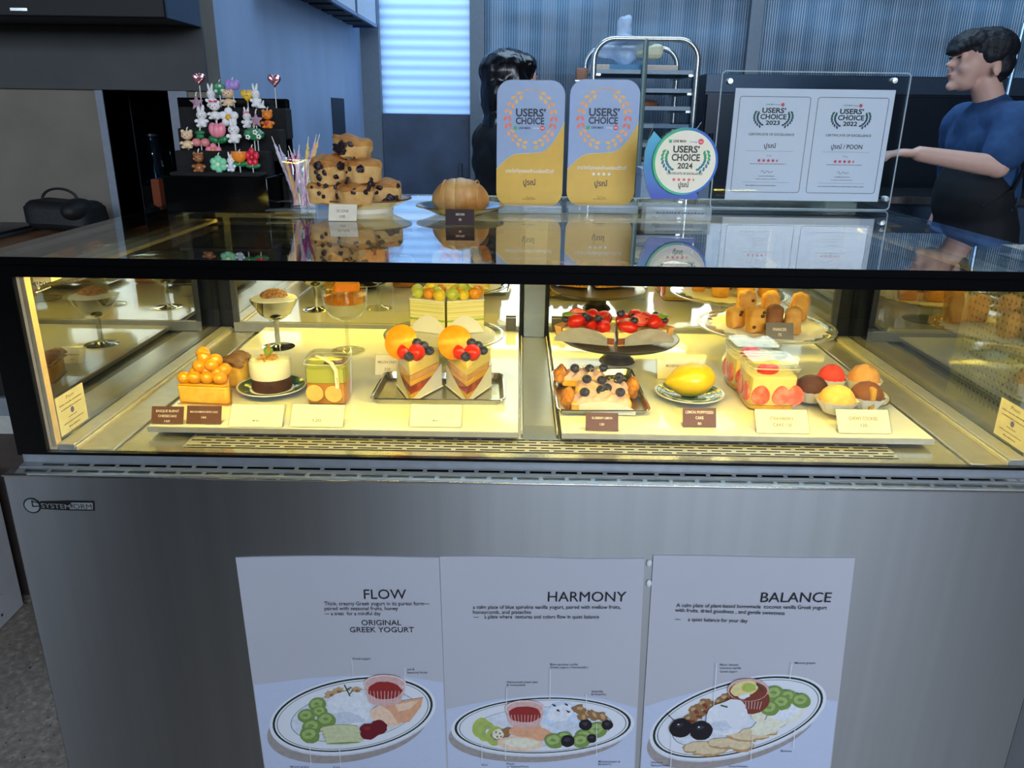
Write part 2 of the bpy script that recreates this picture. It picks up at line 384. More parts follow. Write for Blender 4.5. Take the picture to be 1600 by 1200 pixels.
# front glass and its black border
MB().box(-.738, .738, .030, .036, .917, 1.19).build('front_glass', clear, case, False)
def ring(mb, x0, x1, z0, z1, xi0, xi1, zi0, zi1, y0, y1):
    mb.box(x0, xi0, y0, y1, z0, z1); mb.box(xi1, x1, y0, y1, z0, z1); mb.box(xi0, xi1, y0, y1, zi1, z1); mb.box(xi0, xi1, y0, y1, z0, zi0)
r = MB(); ring(r, -.742, .742, .915, 1.1905, -.70, .70, .9205, 1.1715, .029, .0375); r.build('front_border', black, case, False)
MB().box(-.742, .742, .018, .86, 1.1925, 1.2).build('top_glass', top_gl, case, False)
tb = MB(); tb.box(-.742, .742, .018, .047, 1.190, 1.1924); tb.box(-.742, -.684, .047, .86, 1.190, 1.1924); tb.box(.684, .742, .047, .86, 1.190, 1.1924); tb.box(-.684, .684, .84, .86, 1.190, 1.1924)
tb.box(-.743, .743, .0165, .018, 1.1905, 1.2)
tb.build('top_border', black, case, False)
MB().box(-.742, .742, .861, .868, 1.186, 1.201).build('rear_edge_strip', M('edge_steel', (225, 222, 210), .2, 1.), case, bevel=.001)
for s in (-1, 1):
    n = 'left' if s < 0 else 'right'
    MB().box(min(s*.690, s*.696), max(s*.690, s*.696), .0375, .68, .925, 1.19).build('side_glass', side_gl, case, False)
    MB().box(min(s*.664, s*.689), max(s*.664, s*.689), .038, .68, .918, .9295).build('side_ledge', M('ledge_steel', (200, 196, 182), .4, .6), case, bevel=.0012)
    MB().box(min(s*.6605, s*.6635), max(s*.6605, s*.6635), .038, .68, .918, .9262).build('ledge_bead', M('bead_steel', (240, 230, 200), .35, .5), case, bevel=.0006)
    MB().box(min(s*.61, s*.660), max(s*.61, s*.660), .038, .68, .918, .9215).build('side_tray', M('tray_side_steel', (190, 184, 168), .3, .7), case, bevel=.0012)
    MB().box(min(s*.692, s*.70), max(s*.692, s*.70), .672, .682, .918, 1.19).build('corner_post', black, case, False)
    MB().box(min(s*.664, s*.689), max(s*.664, s*.689), .055, .66, 1.160, 1.166).build('side_top_rail', M('warm_rail', (222, 206, 170), .45, .4), case, False)
    MB().box(min(s*.6895, s*.7015), max(s*.6895, s*.7015), .0376, .0500, .921, 1.171).build('edge_gasket', M('gasket_beige', (226, 196, 156), .5), case, False)
    # deck: white glass shelf with a steel nose
    x0, x1 = (s*.586, s*.0325) if s < 0 else (.0325, .586)
    dk = MB().box(x0, x1, YF+.003, YM-.007, ZD-.004, ZD).build('deck', M('deck_white', (236, 234, 226), .06, var=.015, scale=9, spec=.45), case, bevel=.001)
    MB().box(x0, x1, YF, YF+.003, ZD-.0085, ZD-.0004).box(x0, x1, YF+.003, YM-.007, ZD-.0085, ZD-.0042).build('deck_nose', M('nose_steel', (196, 190, 172), .4, .6), dk, False)
    [MB().box(xx, xx+.025, YF+.04, YM-.04, .918, ZD-.0085).build('deck_support', mirror_steel, dk, False) for xx in (x0+.02, x1-.045)]
    # rear sliding mirror door
    xa, xb = (s*.655, s*.032) if s < 0 else (.032, .655)
    md = MB().box(xa, xb, YM, YM+.006, .922, 1.188).build('mirror_door', M('mirror', (224, 220, 200), .004, 1., 0, 5), case, False)
    MB().box(xa, xb, YM-.006, YM, .922, .9435).build('door_rail', M('rail_grey', (150, 148, 138), .4, .6), md, bevel=.001)
    e = MB(); e.box(xa if s < 0 else xb-.012, (xa+.012) if s < 0 else xb, YM-.004, YM, .9435, 1.188); e.build('door_stile', M('stile_dark', (80, 80, 76), .35, .6), md, False)
    MB().box(s*.05-.011, s*.05+.011, YM-.014, YM-.004, .936, .964).build('door_latch', M('latch_grey', (74, 72, 70), .4), md, bevel=.001)
MB().box(-.63, .63, .036, .68, .912, .918).build('floor_pan', M('pan_steel', (188, 186, 176), .22, .8), case, False)
g = MB()
for k in range(5):
    slotted(g, -.52, .52, (.059+.0095*k, .9192), (.0685+.0095*k, .9192), .0357, .0065, .0175*(k % 2)+.004)
g.build('air_grille', M('grille_steel', (205, 198, 180), .4, .6), case, False, fixn=False)
MB().box(-.51, .51, .060, .105, .9182, .9186).build('grille_duct', black_matte, case, False)
# centre channel and post between the two decks
MB().box(-.0247, .0247, .145, .65, .921, .9245).build('centre_channel', M('channel_steel', (156, 156, 146), .3, .85, .03), case, bevel=.001)
MB().grid(lambda u, t: (-.0247+.0494*u, .145-.045*t-.006*math.sin(PI*t), .9245-.004*t), 1, 10).build('channel_nose', M('channel_steel'), case)
MB().box(-.0225, .0225, .648, .666, .9245, 1.188).build('centre_post', M('post_steel', (132, 138, 136), .34, .8, .03), case, bevel=.001)
for s in (-1, 1):
    MB().box(s*.0268-.001, s*.0268+.001, .12, .65, .921, .9275).build('channel_edge', M('bead_steel'), case, False)
# warm light bars under the top, front and rear
led_m = EMIT('warm_led', (1.0, .78, .12), 100)
for nm, y in (('front', .05), ('rear', .652)):
    lb = MB().box(-.66, .66, y-.009, y+.009, 1.184, 1.1895).box(-.66, .66, y-.0095, y-.0075, 1.172, 1.1895).build('light_bar', M('bar_housing', (190, 185, 170), .4, .5), case, False)
    MB().box(-.65, .65, y-.004, y+.005, 1.1805, 1.1835).build('led_strip', led_m, lb, False)
MB().box(-.735, .735, .687, .85, .90, 1.188).build('rear_housing', M('housing_dark', (30, 31, 33), .4, .6), case, False)
# maker's mark on the panel
lg = MB(); Yp = -.0006
def pp(x, y): return AY(x, y, Yp)
c0 = pp(50, 790); rr = .0122
lg.m = 0
def disc(mb, c, r, n=28, dy=0., sx=1, sz=1): mb.poly([(c[0]+r*sx*math.cos(2*PI*i/n), c[1]+dy, c[2]+r*sz*math.sin(2*PI*i/n)) for i in range(n)])
disc(lg, c0, rr); lg.m = 1; disc(lg, c0, rr*.84, dy=-.0003)
lg.m = 0
for a, b in (((50, 781), (51.5, 791)), ((51, 783), (62, 786)), ((51, 791), (62, 790.5))):
    p, q = pp(*a), pp(*b); n = Vector((-(q-p).z, 0, (q-p).x)).normalized()*.0009
    lg.poly([p+n+V(0, -.0006, 0), q+n+V(0, -.0006, 0), q-n+V(0, -.0006, 0), p-n+V(0, -.0006, 0)])
lg.poly([pp(63, 783), pp(108, 782), pp(147, 783), pp(148, 798), pp(108, 797.5), pp(76, 796), pp(62, 795)])
lg.m = 1
for p in ((111, 784), (145, 785)): pass
lg.poly([V(p)+V(0, -.0003, 0) for p in (pp(111, 785), pp(145, 785.5), pp(145.5, 796), pp(111, 795.5))])
lg.text('SYSTEM', pp(88, 794.2)+V(0, -.0004, 0), pp(100, 794.8)-pp(88, 794.2), (0, 0, 1), .0072, 'C', .0415, .004)
lg.m = 0
lg.text('fORM', pp(128, 795)+V(0, -.0006, 0), (1, 0, 0), (0, 0, 1), .0078, 'C', .0295, .0)
lg.build('maker_logo', [M('logo_black', (14, 15, 17), .4), M('logo_grey', (150, 154, 156), .4, .3)], fp, False, fixn=False)
# care sticker on each side pane, small white print top left
def sticker(s, ya, yb, za, zb, name='info_sticker'):
    X = s*.6895
    o = MB().box(min(X, X-s*.0004), max(X, X-s*.0004), ya, yb, za, zb).build(name, M('sticker_paper', (235, 224, 190), .6), case, False)
    t = MB(); rgt = V(0, 1 if s < 0 else -1, 0); xx = X-s*.0007; ym = (ya+yb)/2; h = zb-za; w = yb-ya
    for i, (tx, sz, ww) in enumerate((('Poon', .09, .28), ('~', .06, .8), ('~', .06, .75), ('~', .05, .3), ('~', .05, .72), ('~', .07, .4), ('~', .05, .3))):
        if tx: t.text(tx, (xx, ym, zb-h*(.16+.125*i+(.12 if i > 2 else 0))), rgt, (0, 0, 1), h*sz, 'C', w*ww, .004)
    disc(t, (xx, 0, 0), 0, 3) if False else None
    t.build('print', M('sticker_ink', (120, 108, 84), .6), o, False, fixn=False)
    m = MB(); m.poly([(xx, ym+.0045*math.cos(2*PI*i/16), zb-h*.5+.0045*math.sin(2*PI*i/16)) for i in range(16)]); m.build('emblem', M('violet_ink', (110, 96, 160), .6), o, False, fixn=False)
sticker(-1, .052, .125, .934, .992); sticker(1, .050, .125, .934, .992)
w = MB()
cc = V(-.6892, .075, 1.155)
w.text('ปูรณ์', (-.6892, .075, 1.152), (0, 1, 0), (0, 0, 1), .012, 'C', .03, .02); w.text('~', (-.6892, .075, 1.143), (0, 1, 0), (0, 0, 1), .0035, 'C', .036, .01)
w.build('white_window_print', M('white_vinyl', (250, 248, 240), .5), case, False, fixn=False)
# ---------------------------------------------------------------- three posters taped to the steel panel
paper = M('poster_paper', (188, 189, 198), .42, var=.02, scale=5)
ink = M('poster_ink', (22, 26, 34), .5)
PC = dict(wall=(180, 180, 190), wall2=(186, 192, 206), table=(194, 204, 228), shade=(160, 152, 150), plate=(226, 230, 238), ring=(24, 44, 40), inner=(216, 222, 234),
          grape=(122, 150, 78), grape2=(160, 184, 112), cream=(228, 232, 240), cream2=(204, 212, 226), apple=(206, 210, 166), berry=(112, 24, 38), peach=(226, 168, 132), peach2=(240, 206, 178),
          jam=(152, 44, 42), glass=(214, 176, 172), glass2=(232, 206, 202), nut=(150, 112, 74), nut2=(196, 164, 120), dark=(24, 20, 30), dark2=(58, 54, 72), chip=(222, 202, 166), chip2=(186, 150, 106), kiwi=(176, 190, 92), line=(236, 238, 244), leaf=(60, 74, 48), blue=(204, 222, 244), banana=(232, 230, 208), tea=(128, 60, 44), lemon=(228, 214, 150))
PK = list(PC); pmats = [M('print_'+k, v, .45, var=.1 if k not in ('wall', 'wall2', 'table', 'plate', 'line', 'ring') else .015, scale=150) for k, v in PC.items()]
class Print(MB):
    """flat printed shapes on the poster, each layer of ink a hair above the last"""
    def __init__(s): super().__init__(); s.y = -.0032
    def c(s, k): s.m = PK.index(k); s.y -= .00005; return s
    def pts(s, k, pts): s.c(k).poly([AY(x, y, s.y) for x, y in pts]); return s
    def ell(s, k, cx, cy, a, b, tilt=0, jit=0, n=None, seed=1):
        n = n or (56 if a > 40 else 18); t = math.radians(tilt); rnd = random.Random(seed+cx*7+cy)
        q = []
        for i in range(n):
            th = 2*PI*i/n; r = 1+rnd.uniform(-jit, jit); x, y = a*math.cos(th)*r, b*math.sin(th)*r
            q.append((cx+x*math.cos(t)-y*math.sin(t), cy+x*math.sin(t)+y*math.cos(t)))
        return s.pts(k, q)
    def line(s, k, x0, y0, x1, y1, w=.8):
        L = math.hypot(x1-x0, y1-y0); nx, ny = -(y1-y0)/L*w/2, (x1-x0)/L*w/2
        return s.pts(k, [(x0+nx, y0+ny), (x1+nx, y1+ny), (x1-nx, y1-ny), (x0-nx, y0-ny)])
    def plate(s, cx, cy, a, b, t):
        s.ell('shade', cx-a*.06, cy+b*.30, a*.97, b*.94, t); s.ell('cream2', cx, cy+2.5, a, b, t); s.ell('plate', cx, cy, a, b, t)
        s.ell('ring', cx, cy-.5, a*.965, b*.945, t); s.ell('plate', cx, cy-.2, a*.938, b*.905, t)
        s.ell('ring', cx, cy, a*.915, b*.872, t); s.ell('plate', cx, cy, a*.907, b*.86, t)
        s.ell('ring', cx+1, cy+1, a*.755, b*.66, t); s.ell('inner', cx+1, cy+1, a*.748, b*.65, t)
    def grapes(s, pts):
        for i, (x, y, r) in enumerate(pts):
            s.ell('grape', x, y, r, r*.78, -10+i*17 % 30, .03); s.ell('grape2', x-r*.1, y-r*.12, r*.68, r*.48, -10, .05); s.ell('grape', x-r*.1, y-r*.1, r*.3, r*.16, 0, .2)
    def ramekin(s, cx, cy, a, h, fill):
        s.pts('glass', [(cx-a, cy), (cx+a, cy), (cx+a*.8, cy+h), (cx-a*.8, cy+h)]); s.ell('glass', cx, cy+h, a*.8, a*.28)
        s.ell('glass2', cx, cy, a, a*.42); s.ell('glass', cx, cy+.6, a*.93, a*.36)
        s.ell(fill, cx, cy+h*.42, a*.82, a*.42, 0, .06); s.ell('jam' if fill == 'jam' else 'lemon', cx-a*.1, cy+h*.2, a*.55, a*.26, -6, .12)
        for i in range(11): x = cx-a*.86+i*a*.172; s.line('glass2', x, cy+h*.45, cx+(x-cx)*.86, cy+h*1.15, .7)
def rows(t, rs, plane):
    for body, x0, x1, yb0, h, *r in rs:
        yb1 = r[0] if r else yb0
        p, q = AY(x0, yb0, plane), AY(x1, yb1, plane)
        t.text(body, p, q-p, (0, 0, 1), h/930, 'L', (q-p).length, .0 if h > 12 else .004)
def poster(label, corners, wave, horizon, draw, title, small, z_low=.357):
    tl, tr = AY(*corners[0], -.003), AY(*corners[1], -.003)
    bl, br = AY(*corners[2], -.003), AY(*corners[3], -.003)
    def ext(t, b): k = (t.z-z_low)/(t.z-b.z); return t+(b-t)*k
    bl2, br2 = ext(tl, bl), ext(tr, br)
    root = thing('poster', label, 'poster', ((tl.x+tr.x)/2, 0, z_low), group='menu posters on the steel panel')
    top = []; n = 16
    for i in range(n+1):
        t = i/n; p = tl.lerp(tr, t); p = p+V(0, 0, wave(t)); top.append(p)
    outline = top+[br2, bl2]
    b = MB(); b.prism([(p.x, -.003, p.z) for p in outline], (0, 0, 0), (0, .0026, 0))
    b.build('sheet', paper, root, False, world=True)
    pr = Print()
    hz = [tl.lerp(bl2, .014), tr.lerp(br2, .014)]
    x_l = lambda y: corners[0][0]+(corners[2][0]-corners[0][0])*(y-corners[0][1])/(corners[2][1]-corners[0][1])+1.5
    x_r = lambda y: corners[1][0]+(corners[3][0]-corners[1][0])*(y-corners[1][1])/(corners[3][1]-corners[1][1])-1.5
    hp = [(x_l(h[1])+(x_r(h[1])-x_l(h[1]))*h[0], h[1]) for h in horizon]
    pr.pts('table', hp+[(x_r(1218), 1218), (x_l(1218), 1218)])
    draw(pr)
    pr.build('printed_picture', pmats, root, False, world=True, fixn=False)
    t = MB(); rows(t, title, -.0046); t.build('title_lettering', ink, root, False, world=True, fixn=False)
    for row in small: t = MB(); rows(t, [row], -.0046); t.build('caption', M('small_ink', (74, 80, 96), .5), root, False, world=True, fixn=False)
    return root
def draw1(p):
    p.plate(551, 1117, 131, 59, -9)
    for x, y, s in ((516, 1085, 1), (528, 1080, 2), (541, 1083, 3), (556, 1079, 4)): p.ell('nut2', x, y, 9, 6, -20, .25, seed=s); p.ell('nut', x+2, y+1, 4, 2.5, 10, .3, seed=s)
    p.ell('cream', 546, 1106, 34, 26, 12, .08); p.ell('cream2', 540, 1122, 28, 10, 5, .15); p.ell('cream', 556, 1096, 22, 15, -10, .1); p.ell('plate', 552, 1094, 10, 5, -20, .1)
    p.line('leaf', 538, 1070, 547, 1088, 2); p.line('leaf', 541, 1078, 549, 1074, 2); p.line('leaf', 545, 1086, 552, 1078, 1.6)
    p.grapes([(496, 1101, 14), (500, 1112, 12), (479, 1119, 14), (510, 1125, 15), (488, 1136, 16), (484, 1149, 16)])
    for i in range(5): p.ell('apple', 530+i*2, 1138+i*5, 30, 5.5, -3, .04); p.ell('grape', 528+i*2, 1141+i*5, 27, 1.2, -3)
    p.ell('peach2', 606, 1118, 27, 17, 10, .05); p.pts('peach', [(590, 1098), (618, 1097), (661, 1090), (658, 1104), (640, 1128), (622, 1130), (610, 1112)]); p.pts('peach2', [(618, 1101), (655, 1094), (640, 1108), (622, 1112)])
    p.ell('berry', 577, 1143, 15, 13, 0, .1); p.ell('berry', 592, 1136, 14, 11, 20, .1); p.ell('jam', 574, 1138, 5, 3, 0, .2)
    p.ramekin(601, 1068, 33, 26, 'jam')
    for l in ((549.5, 1029, 552, 1060), (632, 1043, 635, 1096), (484, 1160, 486, 1196), (530, 1165, 532.5, 1197)): p.line('line', *l, .9)
poster('FLOW poster, the left one, a plate with red jam pot at its upper right', [(368, 872), (686, 870), (413, 1200), (699, 1200)], lambda t: .0022*math.sin(PI*t*1.2+.2),
       [(0, 1070), (.3, 1059), (.55, 1055), (.8, 1057), (1, 1066)], draw1,
       [('FLOW', 569, 635, 936, 15), ('ORIGINAL', 565, 627, 977, 8.4), ('GREEK YOGURT', 547, 647, 988, 8.4), ('Thick, creamy Greek yogurt in its purest form—', 507, 671, 946, 5.8), ('paired with seasonal fruits, honey', 507, 622, 953.6, 5.8), ('— a treat  for a mindful day', 507, 595, 961.4, 5.8)],
       [('Greek yogurt', 551, 579, 1031, 3.4), ('Jam &', 636, 648, 1047.5, 3.4), ('Seasonal fruits', 636, 668, 1052.5, 3.4), ('Muscat grapes', 454, 483, 1199.5, 3.4), ('Kiwi', 521, 531, 1200, 3.4)])
def draw2(p):
    p.plate(848, 1134, 143, 46, -2)
    for x, y in ((752, 1137), (760, 1143), (774, 1150)): p.ell('kiwi', x, y, 14, 16, 25, .04); p.ell('grape2', x+1, y, 9, 11, 25, .05); p.ell('cream', x+2, y, 3, 4, 25)
    p.ell('nut', 786, 1146, 18, 9, -15, .25); p.ell('banana', 778, 1147, 9, 8, 0, .1)
    for x, y in ((775, 1144), (781, 1146), (777, 1151), (783, 1151)): p.ell('nut', x, y, 1.6, 1.6)
    p.ell('peach', 832, 1146, 34, 11, 8, .03); p.ell('peach', 820, 1140, 26, 9, -8, .04); p.ell('peach2', 812, 1162, 36, 11, 3, .04); p.ell('banana', 814, 1161, 28, 7, 3, .05)
    p.ell('blue', 880, 1121, 31, 24, 0, .08); p.ell('cream', 876, 1114, 22, 13, -15, .12); p.ell('cream2', 884, 1134, 24, 8, 4, .15)
    for x, y in ((866, 1102), (885, 1101), (888, 1112), (872, 1110)): p.ell('dark2', x, y, 3, 1.5, 20, .4)
    for i, (x, y) in enumerate(((904, 1108), (916, 1116), (928, 1118), (940, 1120), (910, 1122))): p.ell('nut', x, y, 10, 7, 10*i, .25, seed=i); p.ell('nut2', x+2, y-1, 5, 3, 20*i, .3, seed=i)
    p.grapes([(933, 1141, 16), (913, 1152, 15), (882, 1153, 13), (866, 1158, 15), (908, 1158, 14)])
    for x, y, r in ((915, 1133, 10), (949, 1133, 9), (887, 1158, 11), (925, 1154, 8)): p.ell('dark', x, y, r, r*.85, 0, .04); p.ell('dark2', x-1, y-2, r*.45, r*.3, 0, .2)
    p.ramekin(820, 1107, 31, 22, 'jam')
    for l in ((860, 1046, 859, 1092), (792, 1074, 791, 1106), (916, 1084, 917, 1112), (753, 1162, 753, 1192), (789, 1152, 790, 1187), (932, 1130, 932, 1182)): p.line('line', *l, .9)
poster('HARMONY poster, the middle one, a flat oval plate with peach slices', [(687, 870), (1007, 873), (699, 1200), (992, 1200)], lambda t: .0012*math.sin(PI*t*2),
       [(0, 1108), (.25, 1093), (.55, 1084), (.8, 1090), (1, 1106)], draw2,
       [('HARMONY', 856, 978, 940, 15.4), ('a calm plate of blue spirulina vanilla yogurt, paired with mellow fruits,', 739, 970, 951.5, 5.8), ('honeycomb, and pistachio', 739, 830, 959.3, 5.8), ('—    a plate where  textures and colors flow in quiet balance', 740, 936, 966.6, 5.8)],
       [('Blue spirulina vanilla', 860, 903, 1040, 3.4), ('Greek yogurt ( Homemade )', 860, 919, 1044.5, 3.4), ('Homemade peach jam', 792, 840, 1067.5, 3.4), ('& honeycomb', 792, 821, 1072, 3.4), ('Granola', 924, 942, 1082, 3.4), ('& Pistachio', 924, 947, 1086.5, 3.4), ('Kiwi', 753, 762, 1196.5, 3.4), ('Peach', 792, 804, 1195, 3.4), ('or Seasonal Fruits', 792, 826, 1199.3, 3.4), ('Muscat grapes &', 935, 969, 1191.5, 3.4), ('Blueberry', 935, 956, 1195.5, 3.4)])
def draw3(p):
    p.plate(1153, 1121, 142, 58, -15)
    for i, (x, y) in enumerate(((1078, 1124), (1090, 1117), (1100, 1110), (1112, 1105), (1126, 1097), (1086, 1110), (1100, 1100), (1134, 1091))): p.ell('nut', x, y, 11, 8, -30, .25, seed=i); p.ell('tea', x+2, y+2, 5, 3, 10*i, .3, seed=i); p.ell('nut2', x-3, y-2, 4, 2.6, -20, .3, seed=i)
    for i, (x, y, a, b) in enumerate(((1090, 1166, 24, 9), (1110, 1172, 26, 8), (1132, 1160, 28, 9), (1158, 1164, 20, 9), (1180, 1146, 24, 9), (1160, 1150, 26, 7), (1196, 1140, 20, 7))): p.ell('chip2', x, y+2, a, b, -8+i*3, .12, seed=i); p.ell('chip', x, y, a*.92, b*.8, -8+i*3, .12, seed=i)
    p.ell('banana', 1227, 1116, 32, 16, -22, .03); p.ell('cream', 1229, 1114, 26, 11, -22, .04); p.ell('banana', 1186, 1118, 12, 10, -20, .1); p.ell('banana', 1198, 1136, 26, 12, -15, .08)
    p.grapes([(1210, 1084, 16), (1232, 1089, 14), (1222, 1098, 15), (1252, 1095, 15), (1203, 1107, 15)])
    p.ell('tea', 1172, 1094, 31, 22, 0, .02); p.pts('tea', [(1141, 1090), (1201, 1090), (1190, 1110), (1156, 1110)]); p.ell('glass', 1169, 1078, 33, 18, 0, .02); p.ell('tea', 1169, 1080, 30, 15.5); p.ell('lemon', 1163, 1076, 22, 12, -12, .04); p.ell('kiwi', 1170, 1074, 11, 7, 0, .1); p.line('leaf', 1182, 1068, 1192, 1080, 3); p.ell('cream', 1164, 1088, 9, 4, -15, .3)
    for i in range(9): p.line('glass2', 1150+i*5, 1096, 1153+i*4.2, 1108, .8)
    p.ell('cream', 1136, 1122, 33, 26, -8, .06); p.ell('plate', 1142, 1108, 22, 15, -15, .08); p.ell('cream2', 1128, 1134, 20, 8, -8, .1); p.ell('plate', 1150, 1128, 14, 10, 0, .1); p.line('leaf', 1126, 1102, 1137, 1105, 2.4)
    for x, y in ((1064, 1138), (1096, 1142)): p.ell('dark', x, y, 18, 14.5, -10, .03); p.ell('dark2', x-2, y-5, 6, 2.6, -10, .2); p.ell('line', x-4, y-6, 1.6, .9)
    p.line('dark', 1041, 1114, 1058, 1130, 1)
    for l in ((1120, 1036, 1115, 1108), (1238, 1036, 1234, 1062), (1050, 1150, 1048, 1198), (1176, 1150, 1173, 1190), (1242, 1140, 1240, 1170)): p.line('line', *l, .9)
poster('BALANCE poster, the right one, a tilted oval plate with black cherries', [(1021, 868), (1336, 872), (1000, 1200), (1298, 1200)], lambda t: .003*math.sin(PI*t*1.1)*(1-t)-.002*math.sin(PI*t),
       [(0, 1104), (.12, 1092), (.4, 1070), (.7, 1080), (1, 1096)], draw3,
       [('BALANCE', 1188, 1298, 941, 15.4), ('A calm plate of plant-based homemade  coconut vanilla Greek yogurt', 1057, 1292, 948.5, 5.8, 952.5), ('with fruits, dried goodness , and gentle sweetness', 1055, 1226, 956, 5.8, 961), ('—     a quiet balance for your day', 1055, 1168, 970, 5.8, 973)],
       [('Plant -based', 1125, 1153, 1040.5, 3.4), ('coconut vanilla', 1125, 1158, 1045.5, 3.4), ('Greek yogurt', 1125, 1152, 1051, 3.4), ('Muscat grapes', 1242, 1274, 1037.5, 3.4), ('Cherry or', 1017, 1036, 1193, 3.4), ('Seasonal fruits', 1017, 1046, 1197.5, 3.4), ('Banana', 1220, 1237, 1175, 3.4), ('Dried banana', 1139, 1168, 1199, 3.4)])
for i, (x, y) in enumerate(((1014, 879), (1013.5, 910))):
    p = AY(x, y, 0)
    tag(MB().blob(p+V(0, -.002, 0), (.0042, .0035, .006), seg=12, rings=8).build('adhesive_pad', M('white_pad', (226, 228, 228), .5)),
        ('upper' if i == 0 else 'lower small')+' white adhesive pad at the top left edge of the BALANCE poster', 'adhesive pad')
# ---------------------------------------------------------------- on top of the case
acr = GLASS('clear_acrylic', (.95, .97, .97), 1.45, .02)
acr_edge = M('acrylic_edge', (214, 226, 230), .2, alpha=.55)
china_white = M('cream_china', (232, 226, 208), .2, var=.02, coat=.4)
gold_rim = M('gold_rim', (190, 150, 80), .25, .8)
DARKB, WHITE = 'dark', 'white'
tag_dark = M('tag_brown', (104, 62, 36), .45); tag_dark2 = M('tag_plum', (58, 36, 36), .4); tag_grey = M('tag_grey', (92, 84, 82), .45)
tag_white = M('tag_ivory', (238, 226, 204), .5); tag_ink = M('tag_ink', (128, 116, 96), .6); tag_wink = M('tag_white_ink', (240, 228, 206), .5)
def price_tag(x0, x1, yb, yt, z, mat, lines, label, inkm=None, holder=False, lean=24, rz=0, Y=None):
    P = AZ((x0+x1)/2, yb, z) if Y is None else AY((x0+x1)/2, yb, Y)
    d = (P-CAM).dot(FW); w = (x1-x0)*d/F_PX; L = math.radians(lean)
    lo, h = .005, .09
    for _ in range(24):                                  # height that reaches from the foot to the top edge
        m_ = (lo+h)/2; yy = PX((P.x, P.y+m_*math.sin(L), z+m_*math.cos(L)))[1]
        lo, h = (m_, h) if yy > yt else (lo, m_)
    t = thing('price_tag', label, 'price tag', (P.x, P.y, z), rz, 'price tags')
    b = MB(); b.T = RX(-L); b.box(-w/2, w/2, 0, .0012, .001, h); c = b.build('card', mat, t, False)
    f = MB(); f.box(-w/2, w/2, -.001, .016, 0, .0015); f.build('foot', acr, t, False)
    if holder:
        q = MB(); q.T = RX(-L); q.box(-w*.53, w*.53, .0014, .0034, .001, h*1.06); q.build('holder', acr, t, False)
    m = MB(); m.T = RX(-L)
    for s, fy, fw, fh in lines: m.text(s, (0, -.0004, h*fy), (1, 0, 0), (0, 0, 1), h*fh, 'C', w*fw if fw else None, .012)
    m.build('lettering', inkm or tag_ink, t, False, fixn=False)
    return t
# --- scones on a plate
def plate_mesh(R, h=.012, rim=.3, t=.0028):
    return [(0, .003), (R*.6, .003), (R*(1-rim*.5), h*.55), (R, h), (R-.0006, h+t*.5), (R*(1-rim*.55), h*.55+t), (R*.6, .003+t), (0, .003+t)]
def footring(R): return [(R*.52, .004), (R*.5, 0), (R*.47, 0), (R*.47, .004)]
P = AZ(556, 338, ZT); R = .0905; sc = V(P.x, P.y+R*.93, ZT)
pl = thing('scone_plate', 'ivory raised plate with a brown rim carrying the stacked scones', 'plate', sc)
MB().lathe([(0, .010), (R*.52, .008), (R*.55, 0), (R*.60, 0), (R*.62, .008), (R*.8, .015), (R, .0245), (R-.001, .0265), (R*.8, .019), (R*.6, .0145), (0, .0145)], seg=48).build('dish', china_white, pl)
MB().lathe([(R*1.003, .0238), (R*1.003, .0268), (R*.955, .0255), (R*.955, .0248)], seg=48, close=True).build('rim_band', M('rim_brown', (120, 76, 46), .35), pl)
crumb = MIX2('scone_crumb', (224, 186, 122), (204, 150, 84), .8, 50, .35, .7, bump=.5, detail=6)
crust = MIX2('scone_crust', (208, 148, 76), (170, 104, 44), .75, 45, .35, .7, bump=.6, detail=6)
jam_b = M('blueberry_stain', (34, 20, 34), .45, var=.3, scale=120, bump=.4)
def scone(label, c, s, tilt, seed, spots):
    t = thing('scone', label, 'scone', c, 0, 'scones on the ivory plate', rot=(math.radians(tilt[0]), math.radians(tilt[1]), math.radians(tilt[2])))
    w, d, h = s
    def sq(p):
        a = abs(math.atan2(p.y, p.x)); k = 1+.10*math.cos(2*a)**2
        return Vector((p.x*k, p.y*k, p.z))
    def shape(top):
        def fn(p):
            u = p.z/(h/2); r = math.hypot(p.x/(w/2), p.y/(d/2))
            k = min(1.35, 1/max(.45, math.sqrt(max(1e-4, 1-u*u*.82))))
            return sq(Vector((p.x*k, p.y*k, p.z*(.93 if r < .6 else 1))))
        return fn
    MB().blob((0, 0, h/2), (w/2*.86, d/2*.86, h/2), .006, seed, 55, 36, 24, fn=shape(0)).build('crumb', crumb, t)
    f0 = shape(0)
    def cap(p):
        q = f0(p); lim = h*(.20+.10*noise.noise(Vector((q.x*45, q.y*45, seed)))); return Vector((q.x*1.012, q.y*1.012, max(q.z*1.015, lim)))
    MB().blob((0, 0, h/2), (w/2*.86, d/2*.86, h/2), .006, seed, 55, 36, 24, fn=cap).build('crust', crust, t)
    rnd = random.Random(seed)
    spots = list(spots)+[(rnd.uniform(-150, -30), rnd.uniform(.12, .85), rnd.uniform(.0026, .0055)) for _ in range(4)]
    for k, (a, z, sz) in enumerate(spots):
        a = math.radians(a); r = (w/2*abs(math.cos(a))**2+d/2*abs(math.sin(a))**2)*.955
        MB().blob((r*math.cos(a), r*math.sin(a), h*z), (sz, sz*.42, sz*.8), sz*.55, seed+k, 190, 14, 10, rot=RZ(a+PI/2)).build('berry_patch', jam_b, t)
zs = ZT+.0148
def SP(x, y, Y): return AY(x, y, Y)
def put(x, yb, Y): p = AY(x, yb, Y); return p
